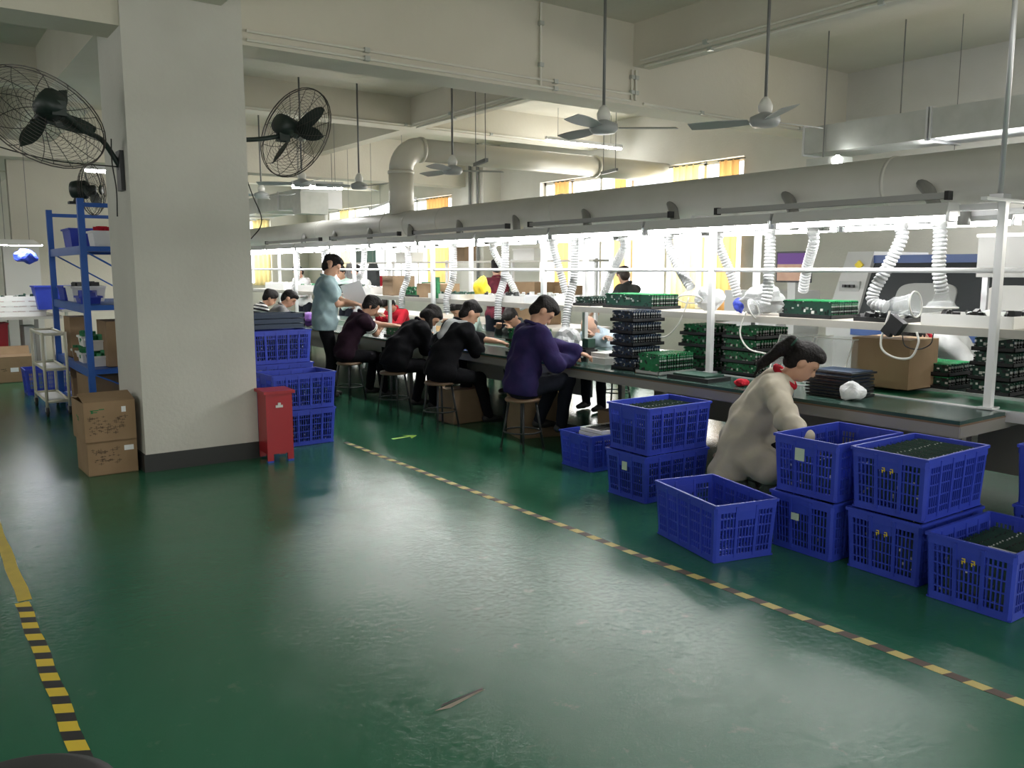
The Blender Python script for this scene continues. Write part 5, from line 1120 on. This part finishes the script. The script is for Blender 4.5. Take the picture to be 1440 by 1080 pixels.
    if hairstyle == 'ponytail':
        a = Hc-hF*.085*sc+hU*.055*sc
        hp_ += [('c', a, a-hF*.05-hU*.0, .034, .034), ('c', a-hF*.05, a-hF*.10-z*.08-f*.03, .044, .042), ('c', a-hF*.10-z*.08-f*.03, a-hF*.13-z*.20-f*.12, .042, .032), ('c', a-hF*.13-z*.20-f*.12, a-hF*.13-z*.29-f*.17, .032, .010)]
    if hairstyle == 'long':
        for sd in (1, 0, -1): a = Hc-hF*.045*sc+hL*sd*.05; hp_ += [('c', a, a-z*.17-hF*.02, .05, .042)]
    V, F = field(hp_, min(hres, .009), .02, noise=.0055); smesh('hair', V, F, hair, t, O)
    for sd in (1, -1):
        G(O).lathe([(.0, -.006), (.009, -.003), (.011, 0), (.009, .003), (0, .006)], 10, c=Hc+hF*.090*sc+hL*sd*.031*sc+hU*.010*sc, R=Matrix(HR.tolist()) @ zdir((1, 0, 0)), cap=False).obj('eye', 'eye_dark', t, True)
    g = G(O); g.box(Hc+hF*.101*sc-hU*.060*sc, (.006, .042, .010), 0, Matrix(HR.tolist())); g.obj('mouth', 'lip', t)
    t2 = dict(t=t, O=O, Hc=Hc, HR=HR, Np=Np, s2=s2_, f=f, l=l_, arms=arms, sh=sh, Cp=Cp, Wp=Wp)
    return t2
# woman in the beige jacket
pw = person('woman with ponytail in beige jacket and red collar reaching into a blue crate', (4.60, 3.66, .42), -62, 26, (38, 12), ((4.86, 3.60, .62), (4.32, 2.93, .54)), feet=((5.12, 3.62, .085), (5.08, 3.36, .085)), shirt='cloth_beige', sleeve='long', pants='cloth_black', hairstyle='ponytail', hair='hair', skin='skin', hres=.010, long_hem=.16, shirt_fat=.036, drape=True, extra={'collar': 'cloth_red'}, sc=1.0)
g = G(pw['O']); a = pw['Hc']-pw['HR'][:, 0]*.125+pw['HR'][:, 2]*.058; g.tube([a+pw['HR'][:, 1]*.034*math.cos(q)+pw['HR'][:, 2]*.034*math.sin(q) for q in np.linspace(0, 2*PI, 14, endpoint=False)], .010, 6, closed=True); g.obj('hair_tie', 'pcb_dark', pw['t'])
s_ = stool(4.62, 3.72, 'low dark stool under the woman in the beige jacket', .4, .68)
# man in purple-navy shirt
person('man in dark purple shirt seated with his back to the aisle', (4.42, 5.95, .56), -14, 11, (48, -10), ((4.90, 5.64, .84), (4.82, 5.75, .80)), feet=((4.78, 6.15, .20), (4.80, 5.85, .20)), shirt='cloth_navy', sleeve='long', pants='cloth_jean', hres=.011, sc=1.03, shirt_fat=.036)
stool(4.42, 5.93, 'round stool under the man in the dark purple shirt', .2)
# man with grey hood
q = person('man in black jacket with grey hood seated on a stool', (4.40, 7.30, .56), -4, 24, (35, -8), ((4.95, 7.05, .86), (4.93, 7.35, .85)), feet=((4.85, 7.55, .085), (4.92, 7.2, .085)), shirt='cloth_black', sleeve='rolled', pants='cloth_black', hres=.012, shirt_fat=.036)
V, F = field([('c', q['Np']+q['l']*.115+q['s2']*.02, q['Np']-q['f']*.10+q['s2']*.01, .050, .060), ('c', q['Np']-q['l']*.115+q['s2']*.02, q['Np']-q['f']*.10+q['s2']*.01, .050, .060), ('c', q['Np']-q['f']*.08+q['s2']*.01, q['Np']-q['f']*.13-q['s2']*.10, .075, .06)], .011, .03, noise=.003); smesh('hood', V, F, 'cloth_hood', q['t'], q['O'])
for sd in (1, -1): G(q['O']).tube([q['Np']+q['f']*.06+q['l']*sd*.05-q['s2']*.02, q['Cp']+q['f']*.15+q['l']*sd*.05, q['Wp']+q['f']*.15+q['l']*sd*.05], .004, 5).obj('drawstring', 'chip_white', q['t'])
stool(4.40, 7.31, 'round stool under the man with the grey hood', .1)
# person with long dark hair
q = person('person in black top with long dark hair bending over the bench', (4.42, 8.32, .56), -6, 34, (55, -10), ((4.92, 8.1, .85), (4.9, 8.4, .85)), feet=((4.8, 8.5, .1), (4.85, 8.2, .1)), shirt='cloth_black', sleeve='long', pants='cloth_black', hairstyle='long', hres=.013, shirt_fat=.036)
g = G(q['O']); 
stool(4.42, 8.33, 'round stool under the person with long dark hair', .5)
g = G((5.05, 7.85, TZ)); g.bx(5.0, 5.06, 7.8, 7.9, TZ, TZ+.16); o = g.obj('patterned_pouch', 'crate_blue'); o.location = (5.05, 7.85, TZ); tag(o, 'blue patterned pouch standing on the bench between the hooded man and the long-haired person', 'pouch')
# man in maroon t-shirt with white sleeve bands
q = person('man in dark maroon t-shirt with white sleeve bands at the bench', (4.40, 9.55, .56), -8, 24, (38, -8), ((4.98, 9.3, .90), (4.95, 9.6, .88)), feet=((4.8, 9.7, .1), (4.85, 9.4, .1)), shirt='cloth_maroon', sleeve='short', pants='cloth_black', hres=.013, shirt_fat=.024)
for a, b_, c in q['arms']:
    for u in (.50, .60):
        p = a+(b_-a)*u; G(q['O']).tube([p, p+(b_-a)*.035], .083, 16).obj('sleeve_band', 'chip_white', q['t'], True)
stool(4.43, 9.5, 'round stool under the man in the maroon t-shirt', .3)
# standing man with the sheet
q = person('standing man in grey-teal t-shirt holding a sheet of paper', (4.28, 9.85, .94), -22, 4, (30, -6), ((4.60, 9.62, 1.17), (4.60, 9.86, 1.15)), sit=False, shirt='cloth_teal', sleeve='short', pants='cloth_black', hres=.012, shirt_fat=.032, sc=1.04, long_hem=.03)
g = G((4.63, 9.78, 1.2)); R = Matrix.Rotation(1.05, 3, 'Z') @ Matrix.Rotation(-.35, 3, 'Y') @ Matrix.Rotation(-.3, 3, 'X'); g.box((4.66, 9.78, 1.28), (.004, .26, .32), 0, R); o = g.obj('paper_sheet', 'paper'); o.location = (4.63, 9.78, 1.2); tag(o, 'white sheet of paper held by the standing man', 'paper')
# two men at the far end
q = person('man in grey patterned t-shirt beyond the standing man', (4.42, 12.25, .56), -10, 22, (35, -10), ((4.95, 12.0, .9), (4.95, 12.3, .88)), shirt='cloth_grey', sleeve='short', pants='cloth_black', hres=.014)
stool(4.42, 12.25, 'round stool under the man in the grey patterned t-shirt', .3)
q = person('man in black and white striped t-shirt beside the column', (4.42, 13.1, .56), -8, 24, (35, -5), ((4.95, 12.9, .9), (4.95, 13.2, .88)), shirt='cloth_striped', sleeve='short', pants='cloth_black', hres=.014)
stool(4.42, 13.1, 'farthest round stool under the man in the striped t-shirt', .3)
crumple((4.95, 11.95, TZ), .12, 'purple', 'purple_bag', 'purple patterned bag on the bench before the man in grey', 'bag', 41, (.8, 1.3, .8))
# across the bench
person('balding man in light blue shirt facing the aisle across the bench', (6.75, 7.25, .50), 192, 40, (45, 0), ((6.2, 7.0, .86), (6.2, 6.7, .86)), shirt='cloth_lightblue', sleeve='long', pants='cloth_jean', hair='hair_grey', hairstyle='bald', skin='skin_pale', hres=.014)
stool(6.77, 7.25, 'round stool across the bench under the balding man', .3)
person('dark-haired worker with lowered head behind the green racks', (6.75, 8.75, .48), 186, 34, (50, 20), ((6.25, 8.6, .84), (6.25, 8.9, .84)), shirt='cloth_darkgrey', pants='cloth_jean', hres=.016, hand_detail=False)
stool(6.77, 8.75, 'round stool across the bench under the dark-haired worker', .3)
person('worker in pale green shirt and cap of hair behind the hooded man', (6.75, 10.1, .50), 190, 30, (45, 0), ((6.25, 9.9, .84), (6.25, 10.2, .84)), shirt='cloth_pale', pants='cloth_jean', hres=.016, hand_detail=False)
stool(6.77, 10.1, 'round stool across the bench under the worker in pale green', .3)
person('worker across the bench behind the maroon t-shirt man', (6.75, 12.2, .50), 195, 30, (50, 0), ((6.25, 12.0, .84), (6.25, 12.3, .84)), shirt='cloth_red', pants='cloth_jean', hres=.016, hand_detail=False)
stool(6.77, 12.2, 'round stool across the bench under the worker behind the maroon t-shirt man', .3)
person('person in dark grey t-shirt standing beyond the shelf before the window', (8.45, 8.72, .86), 100, 10, (30, -30), ((8.1, 9.1, 1.0), (8.3, 9.2, 1.0)), sit=False, shirt='cloth_darkgrey', sleeve='short', pants='cloth_jean', hair='hair_brown', skin='skin_pale', hres=.015, sc=.98, hand_detail=False)
person('man in dark red checked shirt standing with his back beyond the shelf', (7.25, 10.35, .92), 60, 5, (25, 0), ((7.5, 10.75, 1.05), (7.2, 10.8, 1.05)), sit=False, shirt='cloth_check', sleeve='rolled', pants='cloth_jean', hres=.015, hand_detail=False, sc=1.02)
person('person in white coat bending down across the bench behind the cardboard box', (7.2, 3.5, .84), 172, 62, (50, 0), ((6.75, 3.3, .62), (6.75, 3.7, .62)), sit=False, shirt='cloth_white', sleeve='long', pants='cloth_jean', skin='skin_pale', hres=.015, hand_detail=False, extra={'collar': 'cloth_red'})
for i, (xx, yy, sh_, lab) in enumerate(((7.05, 17.2, 'cloth_white', 'far worker in white standing beyond the lamp row beside the column'), (7.0, 15.0, 'cloth_pale', 'far worker in pale shirt seen left of the standing man'), (6.95, 14.2, 'cloth_white', 'far dark-haired worker just left of the standing man'))):
    person(lab, (xx, yy, .88), 200, 10, (25, 0), ((xx-.3, yy-.1, 1.0), (xx-.3, yy+.2, 1.0)), sit=False, shirt=sh_, pants='cloth_jean', hres=.018, hand_detail=False)
print('OBJ', len(bpy.data.objects))
